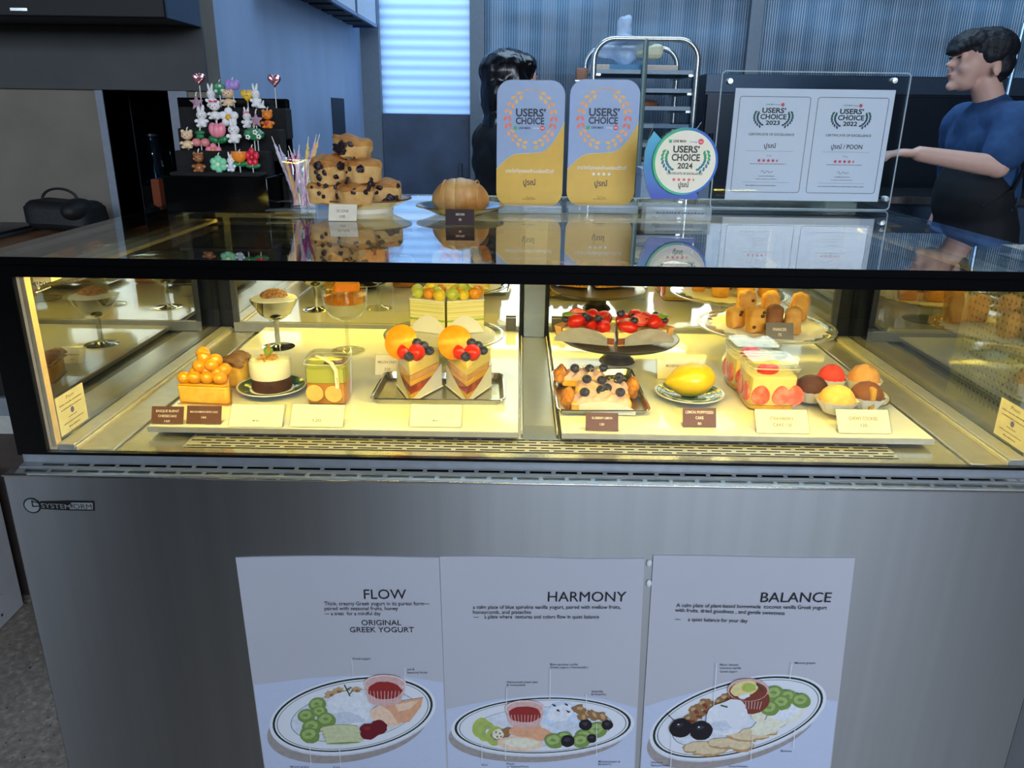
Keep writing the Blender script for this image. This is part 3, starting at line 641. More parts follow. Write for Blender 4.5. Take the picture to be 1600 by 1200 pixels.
scones = [  # px of the base centre, depth, size, tilt, seed, berry spots (angle, height, size)
    ('bottom left scone on the plate, brown side, under the stack', (512, 318), .505, (.074, .066, .048), (0, 0, 20), 3, [(-60, .75, .007), (-110, .4, .004)], zs),
    ('pale bottom front scone with a golden crust on the plate', (556, 322), .475, (.074, .066, .046), (0, 0, -8), 5, [(-25, .8, .005)], zs),
    ('bottom right scone with round blueberries on its side', (603, 318), .520, (.066, .064, .050), (0, 0, 30), 7, [(-70, .3, .007), (-95, .32, .0075), (-118, .2, .005), (-60, .75, .005), (-130, .7, .006)], zs),
    ('middle left scone of the stack streaked with blueberry', (514, 291), .500, (.073, .066, .058), (6, 3, 8), 11, [(-120, .7, .009), (-118, .35, .007), (-45, .72, .009), (-60, .4, .005), (-95, .12, .005)], None),
    ('middle right scone of the stack with one star shaped blueberry stain', (569, 291), .490, (.074, .066, .052), (-2, -3, -4), 13, [(-82, .6, .008), (-50, .1, .007), (-140, .2, .005)], None),
    ('topmost scone of the stack, tilted, with a big blueberry stain', (549, 249), .500, (.076, .066, .044), (4, 11, 0), 17, [(-122, .42, .0135), (-112, .6, .007), (-30, .1, .005)], None)]
for lb, px, Y, s, tl, sd, sp, z in scones:
    p = AY(px[0], px[1], Y)
    if z: p.z = z
    scone(lb, p, s, tl, sd, sp)
price_tag(513, 557, 346, 319, ZT, tag_white, [('SCONE', .52, .42, .16), ('100', .2, .2, .16)], 'small white SCONE tag in front of the ivory plate', holder=True)
# --- bread roll on a dark plate
P = AZ(714, 343, ZT); R = .083; bc = V(P.x, P.y+R*.97, ZT)
pl = thing('bread_plate', 'dark glazed plate with a golden rim under the bread roll', 'plate', bc)
MB().lathe(plate_mesh(R, .016, .5), seg=48).lathe(footring(R)).build('dish', M('teal_glaze', (36, 48, 50), .18, var=.3, scale=15, coat=.4), pl)
MB().lathe([(R*1.002, .0152), (R*1.002, .0178), (R*.95, .0166), (R*.95, .0158)], seg=48, close=True).build('rim_band', gold_rim, pl)
bun_m = MIX2('bread_crust', (236, 190, 122), (206, 134, 62), .5, 22, .35, .65, bump=.25, detail=5)
br = thing('bread_roll', 'ridged golden salt bread roll on the dark plate', 'bread', bc+V(.001, -.004, .0058))
L = .108
def bunfn(u, v):
    t = u*2-1; a = PI*(v*2-1)
    r = .0285*math.sqrt(max(0, 1-abs(t)**2.6)); st = .93+.07*abs(math.cos(PI*(u*5.5+.15)))**.45
    rr = r*(st if abs(t) < .93 else 1); y, z = rr*1.15*math.sin(a), rr*1.12*math.cos(a)
    lean = .010*math.cos(t*PI*.5)
    return (t*L/2, y-.006*math.cos(t*2.4), max(0, z+.024+.006*math.cos(t*2.2)))
MB().grid(bunfn, 96, 28).build('crumb_body', bun_m, br)
for k in range(4):
    t0 = -.55+.36*k
    pts = [(t0*L/2+.012*(j/8-.5), .032*math.sin(-1.3+2.0*j/8)*1.02, .0245+.0335*math.cos(-1.3+2.0*j/8)*(1-.35*abs(t0)**3)) for j in range(9)]
    MB().tube(pts, [.0006, .0014, .0018, .002, .002, .002, .0018, .0014, .0006], 6).build('ridge', M('ridge_crust', (222, 164, 92), .5, bump=.2), br)
price_tag(696, 741, 353, 327, ZT, tag_dark2, [('SHIO PAN', .62, .3, .14), ('70', .3, .09, .14)], 'plum brown SHIO PAN tag in front of the dark plate', tag_wink, holder=True)
# --- leaflets: silver sachets left of the cup
for i, (x, y, a) in enumerate(((438, 330, .3), (448, 334, -.2), (440, 338, .1), (452, 327, .5))):
    p = AZ(x, y, ZT); p.z = ZT+.003+.0042*i
    t = thing('sachet', ['lowest', 'second', 'third', 'topmost'][i]+' silver sachet in the small heap beside the candle cup', 'sachet', p, a)
    MB().grid(lambda u, v: ((u-.5)*.05, (v-.5)*.026, .0022*math.sin(PI*u)*math.sin(PI*v)), 8, 6).grid(lambda u, v: ((u-.5)*.05, (v-.5)*.026, -.0016*math.sin(PI*u)*math.sin(PI*v)), 8, 6).build('pouch', M('silver_foil', (170, 172, 176), .3, .8, .1), t)
    MB().box(-.0255, -.0215, -.013, .013, -.0004, .0004).build('seal', M('foil_seal', (120, 122, 128), .35, .8), t)
# --- cup of twisted candles
P = AZ(469, 335, ZT); cc = V(P.x, P.y+.029, ZT)
cup = thing('acrylic_cup', 'clear square tumbler holding the twisted pastel candles', 'cup', cc)
sqf = lambda b, r, z: 1/max(abs(math.cos(b)), abs(math.sin(b)))**.72
MB().lathe([(0, .0), (.024, 0), (.0335, .098), (.0322, .098), (.0232, .012), (0, .012)], seg=40, fn=sqf, rot=RZ(.2)).build('glass_body', acr, cup)
MB().lathe([(.0322, .0972), (.0337, .0972), (.0337, .0985), (.0322, .0985)], seg=40, fn=sqf, rot=RZ(.2), close=True).build('rim', M('acrylic_rim', (226, 232, 236), .15, alpha=.5), cup)
MB().lathe([(0, .003), (.0236, .003), (.0242, .0085), (0, .0085)], seg=40, fn=sqf, rot=RZ(.2)).build('thick_base', M('acrylic_base', (190, 210, 230), .05, alpha=.35), cup)
LIL, YEL, PNK, MAG, LAV, ORG = (206, 190, 214), (238, 206, 120), (234, 176, 196), (168, 44, 124), (196, 192, 226), (244, 190, 130)
spir = [((424.5, 213), (452, 285), LIL, 'pale lilac', 'leftmost'), ((436, 226), (452, 276), LAV, 'lavender', 'short'), ((437, 232), (455, 278), YEL, 'cream yellow', 'short left'), ((451, 228), (470, 278), PNK, 'pink', 'left of centre'), ((467.5, 226), (462, 300), PNK, 'straight pink', 'front centre'),
        ((482, 213), (476, 280), YEL, 'pale yellow', 'tall right'), ((494.5, 210), (478, 290), PNK, 'pink', 'tallest right'), ((499.5, 209), (484, 268), YEL, 'yellow', 'rightmost'), ((459, 233), (466, 262), MAG, 'magenta', 'back centre'), ((450, 235), (456, 290), MAG, 'thin magenta', 'left back'), ((484, 236), (480, 262), MAG, 'deep magenta', 'right back'), ((445, 242), (459, 300), ORG, 'apricot', 'low')]
for i, (tp, md, col, cn, pos) in enumerate(spir):
    yy = cc.y+(-.010 if i in (4, 0, 11) else .004+.0011*i)
    a = AY(tp[0], tp[1], yy); m_ = AY(md[0], md[1], cc.y+(yy-cc.y)*.4)
    dr = (m_-a).normalized(); zb = ZT+.0135; fl = m_+dr*((m_.z-zb)/max(.2, -dr.z))
    fl.x = cc.x+max(-.017, min(.017, fl.x-cc.x)); fl.y = cc.y+max(-.016, min(.016, fl.y-cc.y)); fl.z = zb
    t = thing('twisted_candle', f'{cn} twisted candle standing in the tumbler, {pos} of the bunch', 'candle', fl, 0, 'twisted candles in the clear tumbler')
    n = 26; path = [fl.lerp(a, j/n) for j in range(n+1)]
    b = MB(); b.tube([p-fl for p in path[:n-2]], [.0026*(1+.0*j)*(1 if j < n*.55 else 1.25 if j < n*.8 else .9-.3*(j-n*.8)/(n*.2)) for j in range(n-2)], 8)
    ax = (a-fl).normalized(); u1 = ax.cross(V(0, 1, 0)).normalized(); u2 = ax.cross(u1)
    hel = [fl.lerp(a, .12+.76*j/60)-fl+(u1*math.cos(j*.62)+u2*math.sin(j*.62))*.0024 for j in range(61)]
    wax = M('wax_'+'%d_%d_%d' % col, col, .4, sss=.1, var=.04)
    b.build('stem', wax, t); MB().tube(hel, .0013, 5).build('twist', wax, t)
    MB().tube([path[n-3]-fl, a-fl], [.0009, .0006], 6).build('wick', M('wick_white', (236, 230, 220), .7), t)
# --- awards
def prism_xz(mb, pts, y0, y1):
    mb.prism([(p[0], 0, p[1]) for p in pts], (0, y0, 0), (0, y1, 0))
navy = M('navy_print', (22, 30, 52), .45); whitep = M('white_print', (246, 240, 232), .45)
blue_bd = M('pale_blue_board', (150, 172, 212), .35, var=.03); gold_bd = M('gold_board', (222, 176, 62), .35, var=.04)
leafm = [M('laurel_'+n, c, .45) for n, c in (('orange', (244, 170, 110)), ('coral', (238, 120, 96)), ('amber', (236, 186, 110)))]
redm = M('coral_red', (226, 70, 84), .45); greenm = M('fresh_green', (52, 176, 120), .45)
def leaf(mb, c, a, l, w, y):
    ca, sa = math.cos(a), math.sin(a)
    mb.poly([(c[0]+ca*l*u-sa*w*v, y, c[1]+sa*l*u+ca*w*v) for u, v in ((-.5, 0), (-.2, .5), (.2, .42), (.5, 0), (.2, -.42), (-.2, -.5))])
def laurel(mb, cx, cz, rx, rz, y, n, l, w, mats, a0=70, a1=262, gap=14, sides=(-1, 1)):
    for s in sides:
        for i in range(n):
            a = math.radians(270-s*(gap+(a1-a0)*i/n*.80))
            for k, off in ((0, .90), (1, 1.08)):
                x, z = cx+rx*off*math.cos(a), cz+rz*off*math.sin(a)
                mb.m = mats[min(len(mats)-1, int(i/n*len(mats)))]
                leaf(mb, (x, z), a-s*(PI/2+(.5 if k else -.5)), l, w, y)
def stars(mb, cx, cz, r, step, n, y, half=False):
    for i in range(n):
        x = cx+(i-(n-1)/2)*step; p = []
        for j in range(10):
            q = r*(1 if j % 2 == 0 else .42); a = PI/2+j*PI/5; px_ = q*math.cos(a)
            if half and i == n-1: px_ = min(px_, 0)
            p.append((x+px_, y, cz+q*math.sin(a)))
        mb.poly(p)
def board(label, px, bpx, Y, star, name):
    x0, x1, yt, yb = px
    A, B = AY(x0, (yt+yb)/2, Y), AY(x1, (yt+yb)/2, Y); T_ = AY((x0+x1)/2, yt, Y); Bo = AY((x0+x1)/2, yb, Y)
    w, h = B.x-A.x, T_.z-Bo.z; cx = (A.x+B.x)/2
    t = thing('award_board', label, 'award', (cx, Y, ZT), 0, 'award boards on the glass top')
    z0 = Bo.z-ZT; out = rrect(-w/2, w/2, z0, z0+h, w*.21, 8)
    b = MB(); prism_xz(b, out, 0, .0035); b.build('board', blue_bd, t, False, bevel=.0006)
    # golden lower field with its swung upper edge
    zl, zr = z0+h*.30, z0+h*.68
    cur = []
    for i in range(25):
        u = i/24; k = u*u*(3-2*u)
        if u < .33: z = zl+(h*.125)*math.sin(u/.33*PI/2)
        elif u < .62: z = zl+h*.125+h*.012*(u-.33)/.29
        else: z = zl+h*.137+(zr-zl-h*.137)*((u-.62)/.38)**1.9
        cur.append((-w/2+w*u, z))
    low = [p for p in out if p[1] < z0+h*.3]
    low.sort(key=lambda p: (p[0] > 0, p[1] if p[0] > 0 else -p[1]))
    g = MB(); ccl = [(x, -.0004, z) for x, z in cur]
    lower = [(p[0], -.0004, p[1]) for p in sorted([p for p in out if p[1] < z0+h*.3 and p[0] > 0], key=lambda p: -p[1])]+[(p[0], -.0004, p[1]) for p in sorted([p for p in out if p[1] < z0+h*.3 and p[0] <= 0], key=lambda p: p[1])]
    g.poly(ccl+lower); g.build('gold_field', gold_bd, t, False, fixn=False)
    e = MB(); e.tube([(x, -.0006, z) for x, z in cur], .0006, 5); e.build('field_edge', M('pale_edge', (236, 226, 190), .4), t)
    for sd in (-1, 1): la = MB(); laurel(la, 0, z0+h*.70, w*.345, w*.375, -.0006, 10, w*.085, w*.045, [2, 0, 1, 0, 2], sides=(sd,)); la.build('laurel_branch', leafm, t, False, fixn=False)
    m = MB(); zc = z0+h*.70
    m.text('USERS’', (0, -.0007, zc+h*.022), (1, 0, 0), (0, 0, 1), h*.058, 'C', w*.44, .03); m.text('CHOICE', (-w*.01, -.0007, zc-h*.038), (1, 0, 0), (0, 0, 1), h*.05, 'C', w*.42, .03)
    m.text('LINE MAN', (-w*.09, -.0007, zc-h*.078), (1, 0, 0), (0, 0, 1), h*.018, 'C', w*.17, .02); m.build('title_lettering', navy, t, False, fixn=False)
    m = MB(); m.poly([(w*.175+w*.035*math.cos(2*PI*i/18), -.0007, zc-h*.068+w*.035*math.sin(2*PI*i/18)) for i in range(18)]); m.m = 1; m.text('nai', (w*.175, -.0009, zc-h*.074), (1, 0, 0), (0, 0, 1), h*.015, 'C', None, .02)
    m.text('wong', (w*.08, -.0007, zc-h*.074), (1, 0, 0), (0, 0, 1), h*.013, 'C', w*.09, .01)
    m.m = 2; m.poly([(-w*.225+x*w*.025, -.0007, zc-h*.07+z_*w*.025) for x, z_ in ((-1, -1), (1, -1), (1, 1), (-1, 1))]); m.build('partner_marks', [redm, whitep, greenm], t, False, fixn=False)
    m = MB()
    for i in range(9):
        a = math.radians(122-i*8); m.text('~', (w*.36*math.cos(a), -.0007, zc+w*.39*math.sin(a)), (math.sin(a), 0, -math.cos(a)), (math.cos(a), 0, math.sin(a)), h*.018, 'C', w*.045, .01)
    m.build('arc_lettering', leafm[0], t, False, fixn=False)
    m = MB(); zl_ = z0+h*(.275 if not star else .30)
    m.text('รางวัลที่สุดของร้านอร่อยรีวิวดี', (0, -.0007, zl_), (1, 0, 0), (0, 0, 1), h*.026, 'C', w*.72, .015)
    if star: stars(m, 0, z0+h*.262, w*.033, w*.076, 4, -.0007)
    m.build('thai_lettering', whitep, t, False, fixn=False)
    m = MB(); m.text('ปูรณ์', (0, -.0007, z0+h*(.175 if not star else .165)), (1, 0, 0), (0, 0, 1), h*.043, 'C', w*.19, .02)
    m.text('~', (0, -.0007, z0+h*.055), (1, 0, 0), (0, 0, 1), h*.009, 'C', w*.2, .01)
    m.tube([(-w*.05+w*.018*i, -.0008, z0+h*(.072+.016*math.sin(i*2.2)*(1-i/9))) for i in range(8)], .0003, 4); m.build('shop_name_lettering', M('dark_brown_print', (60, 34, 24), .45), t, False, fixn=False)
    # slotted clear base
    a, c = AZ(bpx[0], bpx[2], ZT), AZ(bpx[1], bpx[2], ZT)
    bw = (c-a).length; by = (a.y+c.y)/2-Y
    MB().rbox((((a.x+c.x)/2-cx), (by+.028)/2+.0, .0085), (bw, abs(by)+.03, .0165), .003).build('clear_base', M('acrylic_block', (206, 220, 226), .06, alpha=.35), t, True)
    return t
board('blue and gold award board without stars, left of its twin', (776, 881, 125, 322), (778, 877, 334), .575, False, 'a')
board('blue and gold award board with a row of white stars', (888, 996, 124, 322), (888, 996, 334), .60, True, 'b')
# --- round 2024 award
Y = .50; A = AY(1005, 255, Y); B = AY(1120, 255, Y); cpt = AY(1070, 253, Y)
t = thing('round_award', 'round 2024 award plaque on a clear block with a blue swoosh', 'award', (cpt.x, Y, ZT))
rx = (AY(1122, 253, Y)-cpt).length*.985; cz = cpt.z-ZT
def rel(x, y, yo=0.): p = AY(x, y, Y); return (p.x-cpt.x, yo, p.z-ZT)
sw = [rel(*q) for q in ((1018, 312), (1010, 292), (1005, 262), (1008, 236), (1016, 212), (1024, 192), (1098, 190), (1082, 212), (1100, 260), (1090, 312))]
m = MB(); m.prism(sw, (0, .003, 0), (0, .008, 0)); m.build('clear_panel', GLASS('pale_acrylic', (.82, .90, .95), 1.45, .05), t, False)
cur = [(1018, 311), (1010, 292), (1005.5, 262), (1008, 236), (1013, 220), (1022, 205), (1040, 225), (1036, 260), (1046, 300), (1088, 301), (1093, 311)]
gm = M('swoosh_blue', (24, 104, 190), .35, var=.05)
nt = gm.node_tree; tc = nt.nodes['Texture Coordinate']; sx = nt.nodes.new('ShaderNodeSeparateXYZ'); nt.links.new(tc.outputs['Generated'], sx.inputs[0])
rp = [x for x in nt.nodes if x.type == 'VALTORGB'][0]; nt.links.new(sx.outputs['Z'], rp.inputs[0]); e = rp.color_ramp.elements; e[0].position = .05; e[1].position = .95; e[0].color = lin((28, 62, 170))+(1,); e[1].color = lin((70, 176, 214))+(1,)
m = MB(); m.prism([rel(*q) for q in cur], (0, .0008, 0), (0, .0028, 0)); m.build('swoosh', gm, t, False)
def cyl_y(mb, c, r, y0, y1, n=48): mb.prism([(c[0]+r*math.cos(2*PI*i/n), 0, c[1]+r*math.sin(2*PI*i/n)) for i in range(n)], (0, y0, 0), (0, y1, 0))
rimm = M('award_rim', (26, 120, 190), .35); nt = rimm.node_tree; tc = nt.nodes['Texture Coordinate']; sx = nt.nodes.new('ShaderNodeSeparateXYZ'); nt.links.new(tc.outputs['Generated'], sx.inputs[0])
rp = [x for x in nt.nodes if x.type == 'VALTORGB'][0]; nt.links.new(sx.outputs['X'], rp.inputs[0]); e = rp.color_ramp.elements; e[0].color = lin((40, 178, 120))+(1,); e[1].color = lin((24, 96, 196))+(1,)
m = MB(); cyl_y(m, (0, cz), rx, -.004, .001); m.build('rim_disc', rimm, t, False, bevel=.0006)
m = MB(); cyl_y(m, (0, cz), rx*.92, -.0048, -.004); m.build('face_disc', M('award_ivory', (240, 234, 216), .45, var=.02), t, False)
for sd in (-1, 1): la = MB(); laurel(la, 0, cz+rx*.12, rx*.66, rx*.50, -.0053, 7, rx*.15, rx*.075, [0, 1], 70, 170, 42, (sd,)); la.build('laurel_branch', [M('teal_leaf', (30, 120, 140), .45), M('green_leaf', (46, 156, 108), .45)], t, False, fixn=False)
m = MB()
for s, dz, h, wd in (('USERS’', .28, .19, .80), ('CHOICE', .04, .19, .86), ('2024', -.19, .16, .46)): m.text(s, (0, -.0054, cz+rx*dz), (1, 0, 0), (0, 0, 1), rx*h, 'C', rx*wd, .03)
m.text('CERTIFICATE OF EXCELLENCE', (0, -.0054, cz-rx*.37), (1, 0, 0), (0, 0, 1), rx*.065, 'C', rx*1.1, .01); m.text('ปูรณ์', (0, -.0054, cz-rx*.74), (1, 0, 0), (0, 0, 1), rx*.14, 'C', rx*.32, .02); m.text('LINE MAN', (-rx*.22, -.0054, cz+rx*.57), (1, 0, 0), (0, 0, 1), rx*.075, 'C', rx*.38, .02)
m.build('title_lettering', M('near_black_print', (24, 26, 30), .45), t, False, fixn=False)
m = MB(); stars(m, 0, cz-rx*.52, rx*.065, rx*.155, 5, -.0054, True); disc(m, (rx*.42, -.0054, cz+rx*.60), rx*.085); m.m = 1; m.text('wong', (rx*.19, -.0054, cz+rx*.57), (1, 0, 0), (0, 0, 1), rx*.06, 'C', rx*.22, .01); m.m = 2; m.poly([(-rx*.5+x*rx*.045, -.0054, cz+rx*.60+z_*rx*.045) for x, z_ in ((-1, -1), (1, -1), (1, 1), (-1, 1))])
m.m = 3; m.text('nai', (rx*.42, -.0056, cz+rx*.57), (1, 0, 0), (0, 0, 1), rx*.06, 'C'); m.build('stars_and_marks', [redm, M('lilac_print', (150, 150, 220), .5), greenm, whitep], t, False, fixn=False)
a, b = AZ(1009, 345, ZT), AZ(1105, 342, ZT); bw = b.x-a.x
MB().rbox(((a.x+b.x)/2-cpt.x, .004+(a.y-Y)/2+.012, .0125), (bw, .05, .025), .002).build('clear_block', M('acrylic_block'), t)
m = MB(); m.text('~', ((a.x+b.x)/2-cpt.x, (a.y-Y)-.0142+.002, .014), (1, 0, 0), (0, 0, 1), .005, 'C', bw*.74, .01); m.build('block_lettering', M('block_ink', (60, 66, 80), .5), t, False, fixn=False)
# --- certificate frame
Y = .68; pts = [AY(*q, Y) for q in ((1113, 328), (1399, 327), (1415, 111), (1125, 114))]; cc_ = sum(pts, V(0, 0, 0))/4; zb_ = ZT
t = thing('certificate_frame', 'clear acrylic frame holding the white 2023 and 2022 certificate sheet', 'certificate frame', (cc_.x, Y, ZT))
x0 = (pts[0].x+pts[3].x)/2-cc_.x; x1 = (pts[1].x+pts[2].x)/2-cc_.x; z1 = (pts[2].z+pts[3].z)/2-ZT
o = rrect(x0, x1, .0015, z1, .008)
m = MB(); prism_xz(m, o, 0, .003); prism_xz(m, o, .0055, .0085); m.build('acrylic_sheets', GLASS('frame_acrylic', (.93, .96, .97), 1.4, 0), t, False)
m = MB(); m.tube([(x, .0015, z) for x, z in o]+[(o[0][0], .0015, o[0][1])], .0014, 6); m.build('bright_edge', M('acrylic_edge'), t)
for q in ((1141, 127), (1398, 126), (1385, 311)):
    p = AY(*q, Y); MB().lathe([(0, -.003), (.005, -.0028), (.0058, -.001), (.0058, .012), (0, .012)], (p.x-cc_.x, 0, p.z-ZT), 20, rot=RX(-PI/2)).build('standoff_screw', M('screw_steel', (196, 196, 190), .3, .9), t)
sp = [AY(*q, Y) for q in ((1138, 313), (1383, 315), (1391, 138), (1145, 140))]; sx0 = (sp[0].x+sp[3].x)/2-cc_.x; sx1 = (sp[1].x+sp[2].x)/2-cc_.x; sz0 = (sp[0].z+sp[1].z)/2-ZT; sz1 = (sp[2].z+sp[3].z)/2-ZT
sh = MB().box(sx0, sx1, .0037, .0049, sz0, sz1).build('sheet', M('certificate_paper', (226, 226, 236), .5, var=.01), t, False)
W_, H_ = sx1-sx0, sz1-sz0; yf = .0034
black_i = M('near_black_print'); grey_i = M('grey_print', (96, 98, 106), .5)
m = MB(); m2 = MB(); m3 = MB(); m4 = MB(); la = MB()
for s, yr, nm in ((-1, '2023', 'ปูรณ์'), (1, '2022', 'ปูรณ์ / POON')):
    cx = (sx0+sx1)/2+s*W_*.245; zz = lambda f: sz0+H_*f
    ro = rrect(cx-W_*.222, cx+W_*.222, zz(.075), zz(.93), .005)
    m2.tube([(x, yf, z) for x, z in ro]+[(ro[0][0], yf, ro[0][1])], .0006, 5)
    for sx_, f, h, wd in (('USERS’', .79, .042, .15), ('CHOICE', .735, .042, .165), (yr, .685, .036, .09)): m.text(sx_, (cx, yf, zz(f)), (1, 0, 0), (0, 0, 1), H_*h, 'C', W_*wd, .03)
    m.text('CERTIFICATE OF EXCELLENCE', (cx, yf, zz(.59)), (1, 0, 0), (0, 0, 1), H_*.02, 'C', W_*.29, .012); m.text(nm, (cx, yf, zz(.48)), (1, 0, 0), (0, 0, 1), H_*.038, 'C', W_*(.075 if s < 0 else .2), .014)
    m2.text('Rating', (cx, yf, zz(.405)), (1, 0, 0), (0, 0, 1), H_*.012, 'C'); m2.text('~', (cx, yf, zz(.33)), (1, 0, 0), (0, 0, 1), H_*.012, 'C', W_*.23)
    m2.text('~', (cx, yf, zz(.218)), (1, 0, 0), (0, 0, 1), H_*.013, 'C', W_*.1)
    m2.text('~', (cx, yf, zz(.192)), (1, 0, 0), (0, 0, 1), H_*.01, 'C', W_*.14); m2.text('~', (cx-W_*.03*(s < 0), yf, zz(.13)), (1, 0, 0), (0, 0, 1), H_*.014, 'C', W_*(.2 if s < 0 else .3))
    for f in (.45, .165): m2.box(cx-W_*.15, cx+W_*.15, yf, yf+.0002, zz(f), zz(f)+.0004)
    m2.tube([(cx-W_*.04+W_*.011*i, yf-.0002, zz(.262)+H_*.02*math.sin(i*2.1)*(1-i/9)) for i in range(8)], .0005, 4)
    stars(m3, cx, zz(.365), H_*.021, W_*.03, 5, yf, True); disc(m3, (cx+W_*.05, yf, zz(.862)), H_*.016); m2.text('LINE MAN wong', (cx-W_*.012, yf, zz(.857)), (1, 0, 0), (0, 0, 1), H_*.012, 'C', W_*.09, .01)
    laurel(la, cx, zz(.755), W_*.112, H_*.105, yf, 7, H_*.036, H_*.018, [0, 1], 70, 170, 42)
m.build('title_lettering', black_i, sh, False, fixn=False); m2.build('small_lettering', grey_i, sh, False, fixn=False); m3.build('red_stars', redm, sh, False, fixn=False)
la.build('laurel_wreaths', [M('slate_leaf', (60, 76, 96), .5), M('deep_green_leaf', (46, 96, 86), .5)], sh, False, fixn=False)
# ---------------------------------------------------------------- pastries on the decks
def at(x, yb, back=0., z=ZD):
    p = AZ(x, yb, z); q = V(p.x, p.y+back, z)
    for _ in range(3): q.x += (x-PX(q)[0])/F_PX*(q-CAM).dot(FW)
    return q
cream_m = M('whipped_cream', (246, 238, 206), .55, var=.03, scale=30, bump=.15, sss=.1)
cake_y = MIX2('yellow_sponge', (248, 196, 70), (238, 166, 40), .7, 70, .35, .7, bump=.3)
caramel = M('caramel_glaze', (240, 158, 16), .2, var=.15, scale=40, coat=.5)
brown_top = M('burnt_top', (132, 78, 40), .45, var=.2, scale=50, bump=.2)
choc = MIX2('chocolate_crumb', (84, 44, 24), (56, 28, 16), .8, 80, .35, .7, bump=.5)
card_paper = M('kraft_card', (196, 142, 84), .6)
white_paper = M('white_paper', (242, 236, 218), .6, var=.02)
berry_blue = M('blueberry', (44, 50, 78), .45, var=.25, scale=90)
berry_calyx = M('blueberry_crown', (24, 26, 44), .6)
straw_red = MIX2('strawberry_red', (214, 34, 22), (236, 84, 50), .3, 230, .62, .70)
straw_cut = MIX2('strawberry_cut', (238, 92, 66), (250, 170, 140), .35, 60, .45, .75)
leaf_g = M('leaf_green', (120, 150, 40), .5, var=.2)
clear_box = GLASS('clear_plastic', (.97, .97, .94), 1.22, 0)
clear_wrap = GLASS('clear_film', (.95, .95, .90), 1.4, .03)
stand_glass = GLASS('pressed_glass', (.90, .92, .88), 1.5, .05)
def blueberry(parent, c, r, seed=0):
    b = MB().blob(c, (r, r, r*.9), seg=14, rings=9).build('blueberry', berry_blue, parent)
    q = MB(); rnd = random.Random(seed); d = Vector((rnd.uniform(-.5, .5), -.75, .7)).normalized()
    o = Vector(c)+d*r*.93; R = d.to_track_quat('Z', 'Y').to_matrix().to_4x4()
    q.lathe([(0, -.0006), (r*.34, .0004), (r*.42, .0012), (r*.28, .0003), (0, -.0004)], o, 10, rot=R, fn=lambda a, rr, z: 1+.25*math.cos(5*a)); q.build('crown', berry_calyx, b)
    return b
def strawberry(parent, c, l, r, rot, cut=True, name='strawberry'):
    """half strawberry: domed skin side, or the cut face up"""
    def fn(p):
        k = 1-.38*max(0, p.x/l)-.10*max(0, -p.x/l)
        z = p.z*k
        if cut: z = max(z, -.001) if False else (z*.12 if z > 0 else z)
        return Vector((p.x, p.y*k, z))
    b = MB().blob(c, (l, r, r), .0006, int(c[0]*9999) % 50, 90, 18, 12, rot=rot, fn=fn).build(name, straw_red, parent)
    if cut:
        q = MB(); n = 18
        pts = []
        for i in range(n):
            a = 2*PI*i/n; x, y = l*.86*math.cos(a), r*.80*math.sin(a); k = 1-.38*max(0, x/l)-.10*max(0, -x/l); pts.append(Vector(c)+(rot @ Vector((x, y*k, r*.145))))
        q.poly(pts); q.build('cut_face', straw_cut, b, False, fixn=False)
    return b
def wedge(mb, pts, z0, z1): mb.slab(pts, z0, z1)
# --- caramel cheesecake slice with macadamias
o = at(318, 634, .0)
t = thing('caramel_cake_slice', 'caramel glazed cake slice heaped with round macadamia nuts', 'cake slice', o)
pl_ = [(-.0395, .006), (.036, .0), (.040, .006), (.018, .068), (.006, .070)]
MB().slab([(x*1.06, y*1.04-.001) for x, y in pl_], .0004, .0015).build('board', card_paper, t, False)
MB().slab(pl_, .0015, .030).build('sponge', cake_y, t, bevel=.003)
MB().slab([(x*1.01, y*1.01) for x, y in pl_], .029, .033).build('glaze', caramel, t, bevel=.0018)
for i, (x, y, z) in enumerate(((-.030, .014, .040), (-.013, .012, .041), (.006, .012, .041), (.026, .010, .041), (-.018, .028, .044), (.000, .026, .047), (.019, .024, .046), (-.008, .022, .056), (.010, .023, .058), (.028, .026, .050), (-.002, .030, .068), (.004, .045, .046), (.012, .036, .062), (-.006, .036, .073))):
    MB().blob((x, y, z), (.0106, .0104, .0098), .0012, i, 90, 16, 11).build('macadamia_nut', caramel, t)
price_tag(236, 286, 663, 635, ZD, tag_dark, [('BASQUE BURNT', .68, .72, .13), ('CHEESECAKE', .40, .58, .13), ('160', .12, .17, .12)], 'brown BASQUE BURNT CHEESECAKE tag at the left end of the deck', tag_wink)
price_tag(291, 345, 663, 634, ZD, tag_dark, [('MACADAMIAN DRIVE CAKE', .62, .8, .10), ('180', .32, .14, .10)], 'brown MACADAMIAN CAKE tag in front of the caramel cake slice', tag_wink)
# --- basque cheesecake behind
o = at(357, 607, .0)
t = thing('cheesecake_slice', 'burnt topped cheesecake slice behind the caramel cake', 'cake slice', o)
pl_ = [(-.026, .010), (.020, -.002), (.030, .012), (.010, .072), (-.012, .070)]
MB().slab([(x*1.08, y*1.03-.001) for x, y in pl_], .0004, .0014).build('board', card_paper, t, False)
MB().slab(pl_, .0014, .034).build('custard', cake_y, t, bevel=.004)
b = MB(); b.grid(lambda u, v: ((-.028+.052*u)*(1-.35*v)+.002*math.sin(v*9), .0+.074*v, .034+.011*math.sin(PI*min(1, u*1.1))**.6*(1-.2*v)+.003*noise.noise(Vector((u*5, v*5, 2)))), 14, 14); b.grid(lambda u, v: ((-.028+.052*u)*(1-.35*v), .0+.074*v, .030), 4, 4)
b.build('burnt_crust', brown_top, t)
price_tag(377, 415, 573, 547, ZD, tag_white, [('TIRAMISU', .5, .6, .1), ('150', .22, .15, .1)], 'white tag beside the metal coupe, behind the cheesecake', holder=True)
